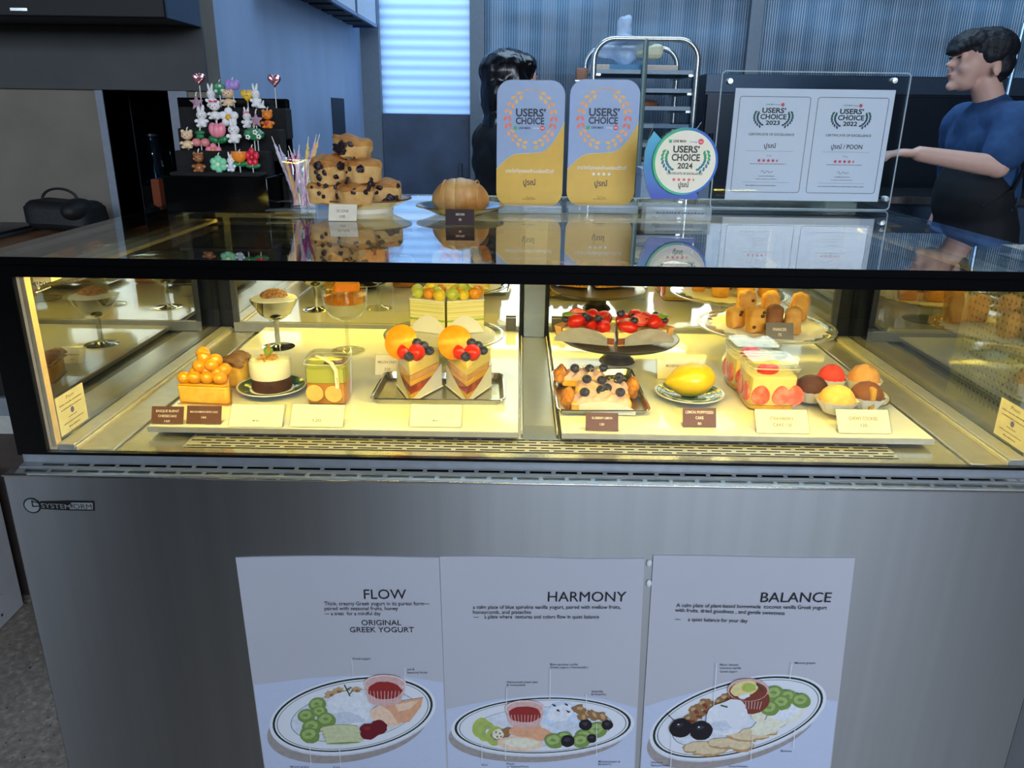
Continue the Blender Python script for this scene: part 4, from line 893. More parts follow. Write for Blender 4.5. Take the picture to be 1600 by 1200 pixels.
# --- green rimmed saucers
green_gl = MIX2('green_glaze', (22, 66, 52), (40, 92, 74), .15, 30, .35, .7)
def saucer(label, o, R, dark, h=.011, swirl=False):
    t = thing('saucer', label, 'plate', o)
    MB().lathe(plate_mesh(R, h, .55, .0022), seg=44).lathe(footring(R)).build('dish', dark, t)
    MB().lathe([(R*1.004, h-.0004), (R*1.004, h+.0018), (R*.955, h+.0009), (R*.955, h-.0002)], seg=44, close=True).build('rim_band', china_white, t)
    if swirl:
        q = MB()
        for k in range(7):
            a0 = k*2*PI/7; pts = [(R*(.62+.26*j/10)*math.cos(a0+.07*j*math.sin(j*.8)), R*(.62+.26*j/10)*math.sin(a0+.07*j*math.sin(j*.8)), .0068+.0058*(j/10)**1.1) for j in range(11)]
            q.tube(pts, .0004, 5)
        q.build('painted_swirl', china_white, t)
    return t
o = at(426, 630, .054); saucer('small green saucer under the round cream cake', o, .054, green_gl)
dz = V(0, 0, .0062)
def doily(label, o, R, n=18, name='paper_doily'):
    t = MB(); t.slab([(R*(1+.035*math.cos(n*2*PI*i/120))*math.cos(2*PI*i/120), R*(1+.035*math.cos(n*2*PI*i/120))*math.sin(2*PI*i/120)) for i in range(120)], 0, .0005)
    q = t.build(name, M('doily_paper', (246, 240, 222), .7, var=.06, scale=400), None, False); q.location = o; return tag(q, label, 'doily')
doily('white paper doily on the green saucer under the cream cake', o+dz, .036)
t = thing('cream_cake', 'small round two layer cake, chocolate base and cream top, with a leaf', 'cake', o+dz+V(0, 0, .0006))
MB().lathe([(0, 0), (.030, 0), (.0315, .003), (.0315, .021), (0, .021)], seg=36, fn=lambda b, r, z: 1+.02*noise.noise(Vector((math.cos(b)*4, math.sin(b)*4, z*90)))).build('chocolate_base', choc, t)
MB().lathe([(0, .020), (.0312, .0205), (.0318, .024), (.0318, .046), (.0305, .049), (.027, .050), (0, .0505)], seg=36, fn=lambda b, r, z: 1+.006*noise.noise(Vector((math.cos(b)*3, math.sin(b)*3, z*60)))).build('cream_layer', cream_m, t)
b = MB(); rnd = random.Random(4)
for i in range(42): a = rnd.uniform(0, 6.28); r = .017*rnd.random()**.6; b.rbox((r*math.cos(a), r*math.sin(a)-.004, .0515+rnd.random()*.003), (.0035, .003, .0025), .0005, 1, RZ(a))
b.build('golden_crumbs', M('crumb_gold', (206, 140, 50), .6, var=.2), t)['kind'] = 'stuff'
MB().grid(lambda u, v: (.011*(v-.5)*math.sin(PI*min(1, u+.02))*1.4-.002, -.006+.004*(v-.5)**2*10, .053+.018*u), 8, 6).build('leaf', leaf_g, t)
MB().tube([(0, -.004, .053), (.001, -.003, .067), (.0035, -.003, .074)], [.001, .0016, .0022]).build('biscuit_stick', M('biscuit_brown', (176, 116, 60), .7), t)
# --- dessert jars (square clear boxes)
def sq_lathe(mb, prof, seg=40, c=(0, 0, 0), p=.82): return mb.lathe(prof, c, seg, fn=lambda b, r, z: min(1.27, 1/max(abs(math.cos(b)), abs(math.sin(b)))**p))
def jar(name, label, cat, o, w, h, layers, group=None, rz=0):
    t = thing(name, label, cat, o, rz, group)
    r = w/2
    sq_lathe(MB(), [(0, 0), (r*.93, 0), (r, .004), (r*1.02, h*.82), (r*.985, h*.82), (r*.965, .005), (0, .003)]).build('jar_body', clear_box, t)
    lid = sq_lathe(MB(), [(r*1.035, h*.78), (r*1.045, h*.90), (r*.96, h), (0, h*1.005), (0, h*.99), (r*.95, h*.985), (r*1.02, h*.89), (r*1.01, h*.78)]).build('lid', clear_box, t)
    sq_lathe(MB(), [(r*1.05, h*.885), (r*1.05, h*.905), (r*.985, h*.905), (r*.985, h*.885)]).build('lid_rim', M('plastic_rim', (236, 230, 208), .2, alpha=.45), lid)
    for nm, z0, z1, m in layers:
        sq_lathe(MB(), [(0, z0*h), (r*.955, z0*h+.0005), (r*.962, z1*h-.001), (r*.90, z1*h), (0, z1*h+.001)]).build(nm, m, t)
    return t
o = at(517, 634, .034)
t = jar('matcha_dessert_box', 'square clear dessert box with green cream over banana slices and a wrapped spoon', 'dessert box', o, .064, .073,
        [('caramel_layer', .03, .48, M('caramel_jelly', (206, 138, 62), .35, var=.2, scale=30, bump=.1)), ('matcha_layer', .48, .80, M('matcha_cream', (196, 196, 92), .5, var=.08, scale=25, bump=.15))])
for x, z in ((-.016, .020), (.013, .019)):
    MB().lathe([(0, 0), (.0125, 0), (.0135, .001), (.0125, .002), (0, .002)], (x, -.0318, z), 20, rot=RX(PI/2), sy=1).build('banana_slice', M('banana_slice', (238, 190, 104), .4, var=.1, scale=70), t)
MB().rbox((.012, .004, .0605), (.034, .034, .003), .002).build('chocolate_square', M('cocoa_square', (104, 66, 40), .5), t)
sp = MB()
q0, q1, q2 = V(-.014, -.016, .0748), V(.013, -.033, .0690), V(.0205, -.0365, .030)
sp.tube([q0, q0.lerp(q1, .5)+V(0, 0, .001), q1, q1.lerp(q2, .3)+V(.004, 0, 0), q1.lerp(q2, .65)+V(.002, 0, 0), q2], [.003, .0038, .004, .0042, .0045, .0042], 10, sy=.35)
spn = sp.build('wrapped_spoon', M('spoon_wrap', (238, 222, 190), .5, var=.03), t)
m = MB(); m.text('POON', q1.lerp(q2, .78)+V(.003, -.0022, -.004), (0, 0, 1), (-1, 0, 0), .0036, 'L', .012, .01); m.build('print', M('brown_print', (120, 84, 50), .6), spn, False, fixn=False)
for k, (x0, x1, lb) in enumerate(((357, 440, 'wide blank white tag in front of the green saucer'), (453, 535, 'wide white 120 tag in front of the matcha dessert box'), (640, 720, 'wide white tag in front of the metal tray of fruit cakes'))):
    price_tag(x0, x1, 668, 632, ZD, tag_white, [[('~', .55, .55, .1), ('~', .25, .13, .1)], [('~', .55, .35, .1), ('120', .25, .16, .12)], [('~', .55, .5, .09), ('~', .25, .12, .1)]][k][1:], lb, holder=True, lean=40)
# --- metal coupe of tiramisu
chrome = M('chrome', (214, 212, 200), .08, 1., .02)
o = at(435, 549, .028)
t = thing('metal_coupe', 'steel coupe on a tall stem filled with cocoa dusted cream', 'dessert coupe', o)
hb = .054
MB().lathe([(0, .0), (.030, .0), (.031, .0012), (.012, .0035), (.0052, .007), (.0045, .03), (.005, hb-.002), (.012, hb+.001), (.028, hb+.012), (.039, hb+.030), (.044, hb+.041), (.0434, hb+.0413), (.038, hb+.031), (.027, hb+.0135), (0, hb+.005)], seg=44).build('cup', chrome, t)
MB().lathe([(0, hb+.039), (.030, hb+.0385), (.040, hb+.036), (.0425, hb+.0385), (.0405, hb+.0425), (.028, hb+.046), (.012, hb+.049), (0, hb+.050)], seg=44, fn=lambda b, r, z: 1+.01*noise.noise(Vector((math.cos(b)*3, math.sin(b)*3, z*50)))).build('cream', cream_m, t)
MB().lathe([(.0, hb+.044), (.027, hb+.045), (.022, hb+.052), (.010, hb+.058), (0, hb+.060)], seg=40, fn=lambda b, r, z: 1+.16*noise.noise(Vector((math.cos(b)*3, math.sin(b)*3, z*160)))).build('cocoa_dusting', MIX2('cocoa_shavings', (170, 104, 54), (226, 178, 112), .85, 200, .4, .7, bump=.7), t)
# --- glass goblet with orange jelly
o = at(544, 556, .030)
t = thing('glass_goblet', 'tall stemmed glass goblet with orange jelly on white custard', 'dessert goblet', o)
hb = .062
MB().lathe([(0, 0), (.031, 0), (.0315, .001), (.012, .004), (.004, .010), (.0032, .03), (.0045, hb-.004), (.014, hb), (.030, hb+.008), (.038, hb+.022), (.0405, hb+.040), (.0415, hb+.060), (.0405, hb+.060), (.039, hb+.040), (.036, hb+.0225), (.028, hb+.010), (0, hb+.003)], seg=44).build('goblet_body', stand_glass, t)
MB().lathe([(0, 0), (.0308, .0006), (.0315, .0012), (.0308, .002), (.028, .0012), (0, .0012)], seg=44).build('foot_rim', M('glass_rim', (232, 226, 200), .15, alpha=.35), t)
MB().lathe([(0, hb+.004), (.027, hb+.0105), (.0355, hb+.0225), (.0375, hb+.034), (0, hb+.034)], seg=44).build('custard', M('milk_custard', (240, 224, 178), .4, var=.02), t)
orange_j = M('orange_jelly', (244, 138, 16), .12, var=.18, scale=30, coat=.6, sss=.15)
MB().lathe([(0, hb+.0335), (.0378, hb+.0338), (.0392, hb+.047), (.034, hb+.051), (0, hb+.052)], seg=44).build('orange_jelly', orange_j, t)
MB().rbox((.004, .0, hb+.062), (.046, .040, .022), .006, 3, RZ(.3), .002, 3, 50).build('jelly_cube', orange_j, t)
b = MB(); rnd = random.Random(9)
for i in range(36): a = rnd.uniform(2.2, 5.6); r = .018+.018*rnd.random(); b.rbox((r*math.cos(a), r*math.sin(a), hb+.053+rnd.random()*.003), (.006, .004, .003), .001, 1, RZ(a*2))
b.build('orange_zest', M('zest', (250, 178, 40), .3, var=.2, coat=.5), t)['kind'] = 'stuff'
# --- glass cake stands
def cake_stand(label, px_c, z, R, yc=None, lip=.006):
    x, y = px_c; p = AZ(x, y, z); c = V(p.x, p.y, ZD); h = z-ZD
    t = thing('cake_stand', label, 'cake stand', c)
    f = lambda b, r, zz: 1+(.012*abs(math.cos(18*b)) if r > R*.93 else 0)
    MB().lathe([(0, h-.004), (R*.9, h-.003), (R*.985, h-.001), (R, h+lip*.4), (R*.985, h+lip*.45), (R*.9, h), (0, h-.0004)], seg=108, fn=f).build('plate', stand_glass, t)
    MB().lathe([(R*1.004, h-.0002), (R*1.004, h+.0022), (R*.975, h+.0022), (R*.975, h-.0002)], seg=108, fn=f, close=True).build('beaded_rim', M('glass_bead', (214, 200, 160), .15, var=.15, scale=300, alpha=.55), t)
    MB().lathe([(0, 0), (R*.36, .0), (R*.37, .0018), (R*.2, .006), (R*.10, .016), (R*.11, h-.010), (R*.2, h-.004), (0, h-.004)], seg=44).build('pedestal', stand_glass, t)
    MB().lathe([(R*.37, .0004), (R*.378, .0018), (R*.355, .0026), (R*.345, .0014)], seg=44, close=True).build('foot_ring', M('glass_rim'), t)
    return t, c+V(0, 0, h)
t, o = cake_stand('glass cake stand with a white liner under the melon crepe cakes', (694, 522), .985, .1125)
doily('round white liner on the stand under the melon crepe cakes', o+V(.006, 0, .0002), .084, 0, 'cake_liner')
crepe = MIX2('crepe_layers', (250, 236, 170), (216, 208, 110), .65, 38, .42, .6, stretch=(.05, .05, 9), detail=2)
crepe_top = M('crepe_top', (252, 222, 96), .5, var=.06)
green_cr = M('melon_cream', (170, 190, 60), .5, var=.15, scale=60)
melon = [M('melon_'+n, c, .3, var=.1, scale=50, sss=.15, coat=.3) for n, c in (('orange', (250, 160, 32)), ('yellow', (252, 214, 60)), ('green', (206, 212, 84)))]
def crepe_slice(label, o, s, seed):
    t = thing('crepe_cake_slice', label, 'cake slice', o, 0, 'melon crepe cake slices')
    pl_ = [(s*.001, 0), (s*.066, .022), (s*.062, .070), (s*.001, .068)]
    if s < 0: pl_ = pl_[::-1]
    MB().slab(pl_, .0008, .058).build('crepe_layers', crepe, t, bevel=.0015)
    MB().slab([(x*1.004, y*1.004-.0002) for x, y in pl_], .022, .0265).build('green_layer', green_cr, t, bevel=.0008)
    MB().slab([(x*1.01, y*1.005) for x, y in pl_], .0575, .061).build('cream_top', cream_m, t, bevel=.0012)
    # paper band with an arched top along the front face
    a, c = V(s*.0015, -.0012, 0), V(s*.066, .0205, 0); q = []
    for i in range(17): u = i/16; q.append(a.lerp(c, u)+V(0, 0, .0022+.031*math.sin(PI*min(1, .05+u*.98))**.7))
    pts = [a+V(0, 0, .001), c+V(0, 0, .001)]+q[::-1]
    MB().prism(pts, (0, 0, 0), (0, -.0006, 0)).build('paper_band', white_paper, t, False)
    rnd = random.Random(seed)
    sp_ = [(.011, .012), (.030, .018), (.050, .024), (.018, .030), (.040, .036), (.012, .048), (.034, .054), (.054, .046), (.026, .038)]
    for i, (x, y) in enumerate(sp_):
        MB().blob((s*x, y, .070+(.011 if i == 8 else 0)+rnd.uniform(-.001, .002)), rnd.uniform(.0098, .0118), .0006, i, 60, 16, 11).build('melon_ball', melon[(i*2+seed+(i//3)) % 3], t)
o2 = AZ(697, 524, .985); o2.z = o.z+.0012
crepe_slice('left melon crepe cake slice on the glass stand', o2+V(-.0012, 0, 0), -1, 1); crepe_slice('right melon crepe cake slice on the glass stand', o2+V(.0012, 0, 0), 1, 2)
price_tag(586, 624, 587, 555, ZD, tag_white, [('MELON CREPE', .6, .8, .12), ('220', .25, .25, .13)], 'white MELON CREPE tag left of the fruit cakes on the tray', holder=True)
# --- metal tray with two wrapped triangular fruit cakes
alu = M('tray_aluminium', (196, 194, 180), .25, .95, .05)
def tray(label, pts, wall=.010, name='metal_tray'):
    c = sum(pts, V(0, 0, 0))/4; c.z = ZD
    t = thing(name, label, 'tray', c)
    q = [p-c for p in pts]
    def ringp(k, z): return [V(p.x*k, p.y*k, z) for p in corner]
    corner = []
    for i in range(4):
        p, a, b = q[i], q[i-1], q[(i+1) % 4]; r = .014
        s0 = p+(a-p).normalized()*r; s1 = p+(b-p).normalized()*r
        for j in range(6): u = j/5; corner.append(s0.lerp(p, u).lerp(p.lerp(s1, u), u))
    n = len(corner); b = MB(); lev = [(.955, .0004), (1, wall), (1.025, wall+.0006), (1.03, wall-.0008), (1.005, wall-.001), (.96, -.0)]
    vs = [v for k, z in lev for v in ringp(k, z)]
    fs = [(l*n+i, l*n+(i+1) % n, (l+1)*n+(i+1) % n, (l+1)*n+i) for l in range(5) for i in range(n)]+[list(range(n))]+[list(range(5*n, 6*n))]
    b._add(vs, fs); b.build('pan', alu, t)
    m = MB(); e = ringp(1.026, wall); m.tube(e+[e[0]], .0016, 6); m.build('rolled_edge', chrome, t)
    return t
tray('small metal tray under the two wrapped fruit cakes', [at(581, 632), at(786, 634), at(783, 592), at(604, 590)])
fruit_layer = MIX2('berry_jelly_layer', (150, 36, 18), (206, 84, 36), .35, 60, .4, .65)
cream_y = M('custard_layer', (250, 226, 140), .5, var=.06, scale=40)
orange_s = MIX2('orange_slice_flesh', (246, 140, 16), (252, 164, 40), .25, 60, .4, .7)
def fruit_cake(label, o, rz):
    t = thing('fruit_cake_slice', label, 'cake slice', o, rz, 'fruit cake slices on the metal tray')
    tri = [(0, 0), (.034, .074), (-.034, .074)]
    z = .004; H = .064
    for nm, h0, h1, m in (('sponge_base', 0, .010, cake_y), ('jelly_layer', .010, .023, fruit_layer), ('custard_layer', .023, .031, cake_y), ('berry_cream', .031, .041, M('berry_cream', (226, 170, 110), .5, var=.2, scale=50)), ('cream_layer', .041, .063, cream_y)):
        MB().slab(tri, z+h0, z+h1-.0003).build(nm, m, t, bevel=.001)
    MB().slab([(0, -.003), (.039, .078), (-.039, .078)], z-.002, z-.0002).build('card_base', white_paper, t, False)
    w = MB(); ta, tb, tc_ = V(0, -.0022, 0), V(.0365, .076, 0), V(-.0365, .076, 0)
    for a, b in ((ta, tb), (ta, tc_)): w.poly([a+V(0, 0, .001), b+V(0, 0, .001), b+V(0, 0, H+.006), a+V(0, 0, H-.006)])
    w.build('clear_wrap', clear_wrap, t, False)
    w = MB()
    for s, b in ((1, tb), (-1, tc_)):
        a = ta+V(0, -.0006, 0); bb = b*1.02
        top = [a.lerp(bb, u)+V(0, 0, .006+.036*u**1.3) for u in [i/8 for i in range(9)]]
        w.poly([a+V(0, 0, .001), bb+V(0, 0, .001)]+top[::-1])
    w.build('paper_sleeve', M('pearl_paper', (226, 222, 204), .4, var=.04), t, False)
    zt_ = z+.063
    sl = MB().lathe([(0, 0), (.026, 0), (.0275, .001), (.0275, .0035), (.026, .0045), (0, .0045)], (-.020, .044, zt_+.018), 30, rot=RZ(-.25) @ RX(math.radians(66))).build('orange_slice', orange_s, t)
    strawberry(t, (-.010, .020, zt_+.010), .015, .013, RZ(1.2) @ RX(1.0) @ RY(.9), True); strawberry(t, (.008, .018, zt_+.010), .016, .0135, RZ(-1.2) @ RY(-.2) @ RX(-.2), False)
    for i, (x, y, zz) in enumerate(((-.002, .006, .007), (.016, .036, .016), (.024, .042, .006), (.006, .034, .021))): blueberry(t, (x, y, zt_+zz), .0078, i)
o = at(642, 632, .002); fruit_cake('left wrapped triangular fruit cake with an orange slice on the tray', V(o.x, o.y, ZD+.0012), -.05)
o = at(730, 632, .002); fruit_cake('right wrapped triangular fruit cake with an orange slice on the tray', V(o.x, o.y, ZD+.0012), .03)
# --- strawberry tarts on a dark raised plate
zt_ = .980; p = AZ(966, 528, zt_); o = V(p.x, p.y, ZD); R = .1145
t = thing('dark_cake_plate', 'dark pewter plate on a low foot under the strawberry tarts', 'plate', o)
pew = M('pewter_glaze', (82, 74, 66), .3, .25, .15, 30, bump=.05); h = zt_-ZD
MB().lathe([(0, h-.006), (R*.86, h-.005), (R*.97, h), (R, h+.004), (R*.985, h+.005), (R*.9, h+.0005), (0, h)], seg=60).build('dish', pew, t)
MB().lathe([(0, 0), (R*.30, 0), (R*.28, .004), (R*.2, .012), (R*.2, h-.010), (R*.4, h-.005), (0, h-.005)], seg=44).build('foot', pew, t)
tart_c = MIX2('tart_crust', (226, 172, 98), (196, 132, 62), .75, 60, .35, .7, bump=.4)
foil = M('foil_paper', (196, 192, 178), .35, .45, .12, 40, bump=.35, bscale=60)
def tart(label, o, s, rz, seed):
    t = thing('strawberry_tart', label, 'tart', o, rz, 'strawberry tarts on the dark plate')
    # a wedge of a round tart: tip towards the middle front, fluted crust round the outside
    R1 = .104; a0, a1 = (math.radians(58), math.radians(122)) if False else (0, 0)
    ang = [math.radians(20+(67)*i/18) for i in range(19)]
    tip = V(0, 0, 0)
    arc = [V(s*R1*math.cos(a)*1.0, R1*math.sin(a)*.82, 0) for a in ang]
    arc_in = [q*.90 for q in arc]
    pl_ = [(0, 0)]+[(q.x, q.y) for q in arc_in]
    MB().slab(pl_, .003, .014).build('berry_filling', M('tart_filling', (132, 70, 40), .5, var=.2), t, False)
    MB().slab(pl_, .014, .024).build('custard', cream_y, t, False, bevel=.001)
    b = MB(); n = 54
    prof = []
    for i in range(n+1):
        a = ang[0]+(ang[-1]-ang[0])*i/n; k = 1+.018*abs(math.sin(i*1.0))
        d = V(s*math.cos(a), math.sin(a)*.82, 0); prof.append([d*(R1*.90)+V(0, 0, .003), d*(R1*k*.97)+V(0, 0, .001), d*(R1*k*1.04)+V(0, 0, .028), d*(R1*.93)+V(0, 0, .027)])
    vs = [v for r in prof for v in r]; fs = [(i*4+j, (i+1)*4+j, (i+1)*4+(j+1) % 4, i*4+(j+1) % 4) for i in range(n) for j in range(4)]+[(0, 1, 2, 3), (n*4+3, n*4+2, n*4+1, n*4)]
    b._add(vs, fs); b.build('fluted_crust', tart_c, t)
    MB().slab([(q[0]*1.02, q[1]*1.02) for q in pl_], .0008, .0032).build('base_crust', tart_c, t, False)
    # foil liner along the cut side facing the counter
    e = arc[0]*1.0; fo = MB()
    def ff(u, v):
        p = V(0, -.001, 0).lerp(e, .12+u*.92); hh = .028*math.sin(PI*min(1, .08+u*.9))**.55
        return p+V(0, -.0022-.0012*noise.noise(Vector((u*7, v*4, seed))), .001+hh*v)
    fo.grid(ff, 22, 6); fo.build('foil_liner', foil, t)
    rnd = random.Random(seed)
    spots = [(.018, .014, 0), (.040, .022, 1), (.064, .026, 0), (.076, .038, 1), (.030, .036, 1), (.052, .042, 0), (.016, .034, 1), (.034, .056, 0), (.058, .058, 1), (.014, .056, 0), (.020, .070, 1)]
    for i, (x, y, c) in enumerate(spots):
        strawberry(t, (s*x, y, .030+.012*rnd.random()+y*.06), rnd.uniform(.0155, .0185), rnd.uniform(.0120, .0140), RZ(rnd.uniform(0, 6.28)) @ RX(rnd.uniform(.1, .9)) @ RY(rnd.uniform(-.5, .5)), bool(c))
    for i, (x, y) in enumerate(((.028, .016), (.050, .026), (.024, .024), (.044, .034), (.070, .048), (.008, .044), (.030, .046), (.083, .030))):
        blueberry(t, (s*x, y, .034+.012*rnd.random()+y*.06), rnd.uniform(.0058, .0075), seed+i)
    MB().blob((s*.078, .030, .048), (.012, .010, .004), .003, seed, 120, 12, 8, rot=RZ(.4)).build('strawberry_leaf', leaf_g, t)
q = AZ(962, 543, zt_+.004)
tart('left strawberry and blueberry tart wedge on the dark plate', V(q.x-.0035, q.y, zt_+.0055), -1, 0, 31); tart('right strawberry and blueberry tart wedge on the dark plate', V(q.x+.0035, q.y, zt_+.0055), 1, 0, 57)
# --- blueberry pastries on a tilted tray
tray('tapered metal tray under the three blueberry pastries', [at(873, 650), at(1014, 650), at(984, 584), at(864, 588)])
flaky = MIX2('flaky_crust', (214, 142, 58), (176, 100, 30), .7, 90, .35, .7, bump=.8)
pinkc = M('blueberry_cream', (222, 182, 178), .5, var=.08, scale=30, bump=.3, sss=.1)
def danish(label, o, rz, L, ends, berries, seed, paper_=False):
    t = thing('blueberry_pastry', label, 'pastry', o, rz, 'blueberry pastries on the tray')
    W_ = .036
    MB().rbox((0, 0, .009), (L, W_, .016), .004, 2, None, .0015, seed, 70).build('custard_base', cake_y, t)
    def fn(u, v):
        x = -L/2*.96+L*.96*u; y = -W_/2*1.05+W_*1.05*v
        e = (math.sin(PI*u)**.3)*(math.sin(PI*v)**.35)
        return (x, y, .013+e*(.013+.004*math.sin(u*26+3*math.sin(v*5+seed))+.003*noise.noise(Vector((u*5, v*4, seed)))))
    MB().grid(fn, 48, 16).build('piped_cream', pinkc, t)
    for s in ends:
        MB().blob((s*(L/2+.004), 0, .016), (.010, W_*.62, .016), .005, seed+s, 110, 20, 14).build('crust_end', flaky, t)
    for i, (x, y) in enumerate(berries): blueberry(t, (x*L/2, y*W_/2, .030), .0078, seed+i)
    b = MB(); rnd = random.Random(seed)
    for i in range(12):
        x, y = rnd.uniform(-L*.4, L*.4), rnd.uniform(-.012, .012); a = rnd.uniform(0, 6.28); l = rnd.uniform(.006, .012)
        b.tube([(x, y, .029), (x+l*.5*math.cos(a), y+l*.5*math.sin(a), .032), (x+l*math.cos(a), y+l*math.sin(a), .030)], [.0003, .0007, .0002], 5)
    b.build('lemon_peel', M('lemon_peel', (206, 190, 84), .5, var=.2), t)['kind'] = 'stuff'
    if paper_:
        MB().grid(lambda u, v: (-L*.36+L*.92*u, -W_/2-.0045-.0015*math.sin(u*5), .001+.021*v*math.sin(PI*min(1, .2+u*.75))**.6), 16, 4).build('paper_sleeve', M('pearl_paper'), t)
def ondk(x, y, dz=0.): q = AZ(x, y, ZD+.0014); return V(q.x, q.y, ZD+.0014+dz)
danish('rearmost blueberry pastry on the tapered tray', ondk(912, 601), -.10, .070, (-1,), [(-.45, -.3), (.25, -.2), (.9, .2)], 3)
danish('middle blueberry pastry on the tapered tray, crust at its right end', ondk(941, 619), -.08, .086, (1,), [(-.6, -.35), (-.05, -.45), (.55, -.2), (.6, .7)], 5)
danish('front blueberry pastry on the tapered tray with a paper sleeve', ondk(938, 640), -.06, .092, (-1,), [(-.55, -.4), (.0, .3), (.62, -.1), (.2, .9)], 7, True)
price_tag(915, 966, 674, 645, ZD, tag_dark, [('BLUEBERRY LEMON', .66, .62, .12), ('130', .32, .13, .12)], 'brown BLUEBERRY LEMON tag in front of the tapered tray', tag_wink)
# --- lemon shaped cake
o = at(1076, 640, .054); saucer('small green swirl patterned saucer under the lemon shaped cake', o, .054, green_gl, .011, True)
def lem(p):
    x = p.x/.037; k = 1
    if x < -.72: k = .62+.38*(1-(-x-.72)/.28)
    return Vector((p.x-(.006*max(0, -x-.75)/.25 if x < 0 else 0), p.y*k, p.z*k))
t = thing('lemon_cake', 'lemon shaped yellow glazed cake on the green swirl saucer', 'cake', o+V(.002, -.002, .006))
MB().blob((0, 0, .0265), (.037, .029, .0265), .0008, 3, 60, 36, 24, rot=RY(-.12) @ RZ(.1), fn=lem).build('glazed_body', M('lemon_glaze', (240, 196, 20), .3, var=.05, scale=14, bump=.06, bscale=260, coat=.3), t)
MB().blob((.012, -.016, .046), (.0016, .0016, .0012), seg=8, rings=6).build('stem_mark', M('stem_brown', (150, 110, 20), .6), t)
price_tag(1067, 1119, 668, 637, ZD, tag_dark, [('LEMON POPPYSEED', .70, .84, .14), ('CAKE', .42, .24, .14), ('80', .14, .11, .12)], 'brown LEMON POPPYSEED CAKE tag in front of the lemon saucer', tag_wink)
price_tag(1027, 1092, 593, 561, ZD, tag_white, [('MIXBERRY TART', .6, .58, .13), ('250', .28, .15, .13)], 'white MIXBERRY TART tag behind the lemon shaped cake', holder=True)
# --- strawberry cake boxes
def straw_box(label, o):
    t = jar('strawberry_dessert_box', label, 'dessert box', o, .076, .076, [('sponge_layer', .03, .12, cake_y), ('cream_layer', .12, .70, cream_y)], 'strawberry dessert boxes')
    for k, (x, y, rz) in enumerate(((-.020, -.0372, 0), (.011, -.0374, 0), (.032, -.0365, 0), (-.0372, -.015, -PI/2), (-.0374, .016, -PI/2), (.0374, -.008, PI/2))):
        n = 20; pts = []
        for i in range(n):
            a = 2*PI*i/n; xx, zz = .0135*math.sin(a)*(1-.18*math.cos(a)), .0155*math.cos(a); pts.append((xx, 0, zz))
        q = MB(); q.T = TR(x, y, .026) @ RZ(rz); q.prism(pts, (0, -.0006, 0), (0, .004, 0)); q.build('strawberry_slice', straw_cut, t, False)
    strawberry(t, (-.004, -.008, .058), .018, .013, RZ(.2), False, 'top_strawberry')
    return t
a = at(1195, 643, .040); b = at(1169, 612, .040)
straw_box('front square box of strawberry cream cake, beside the cookies', a); straw_box('rear square box of strawberry cream cake, half hidden', V(b.x, max(b.y, a.y+.085), ZD))
price_tag(1183, 1265, 678, 640, ZD, tag_white, [('STRAWBERRY', .56, .46, .13), ('CAKE 120', .30, .36, .13)], 'wide white STRAWBERRY CAKE tag in front of the strawberry boxes', holder=True, lean=40)
price_tag(1311, 1393, 678, 640, ZD, tag_white, [('CHEWY COOKIES', .56, .55, .14), ('120', .28, .13, .13)], 'wide white CHEWY COOKIES tag at the right end of the deck', holder=True, lean=40)
# --- cookies
o = at(1314, 646, .072); Rk = .072
t = thing('cookie_plate', 'pale gold rimmed plate holding the round cookies in paper cups', 'plate', o)
MB().lathe(plate_mesh(Rk, .009, .4, .002), seg=50).lathe(footring(Rk)).build('dish', china_white, t)
MB().lathe([(Rk*1.003, .0085), (Rk*1.003, .0105), (Rk*.97, .0098), (Rk*.97, .0088)], seg=50, close=True).build('rim_band', M('pale_gold', (170, 140, 80), .3, .7), t)
def cookie(label, px, col, r, hz, cup=True, crk=.0012, stripe=None, z=.0105, seed=1):
    q = AZ(px[0], px[1], ZD+z); pos = V(q.x, q.y, ZD+z-.003)
    t = thing('cookie', label, 'cookie', pos, 0, 'cookies on the gold rimmed plate')
    MB().blob((0, 0, hz*.75), (r, r*.95, hz*.85), crk, seed, 130, 28, 18).build('dough', M('cookie_%d_%d_%d' % col, col, .7, var=.12, scale=90, bump=.4), t)
    if cup:
        n = 60; b = MB(); b.lathe([(r*.70, .0002), (r*1.17, hz*.8), (r*1.15, hz*.8), (r*.68, .0008), (0, .0008), (0, .0002)], seg=n, fn=lambda a, rr, zz: 1+(.05*math.cos(a*15) if rr > r*.9 else 0)); b.build('paper_cup', white_paper, t)
    if stripe:
        MB().rbox((0, -r*.35, hz*.8), (r*.36, r*1.3, hz*1.35), .003, 2, None, .0008, seed, 80).build('filling_stick', M('pistachio_filling', (186, 140, 50), .6, var=.2), t)
    return t
cookie('dark chocolate cookie at the left of the cookie plate', (1265, 622), (78, 36, 26), .0255, .025, True, .001, seed=2)
cookie('bright red cookie at the back of the cookie plate', (1296, 606), (232, 62, 40), .021, .027, True, .0015, seed=3)
cookie('pale yellow cookie in front on the cookie plate', (1305, 640), (244, 190, 96), .026, .026, True, .0006, seed=4)
cookie('cracked tan cookie at the back right of the cookie plate', (1346, 611), (214, 152, 76), .024, .030, True, .0018, seed=5)
cookie('split brown cookie with a pistachio filling at the plate right edge', (1351, 634), (120, 66, 30), .0245, .026, True, .001, True, seed=6)
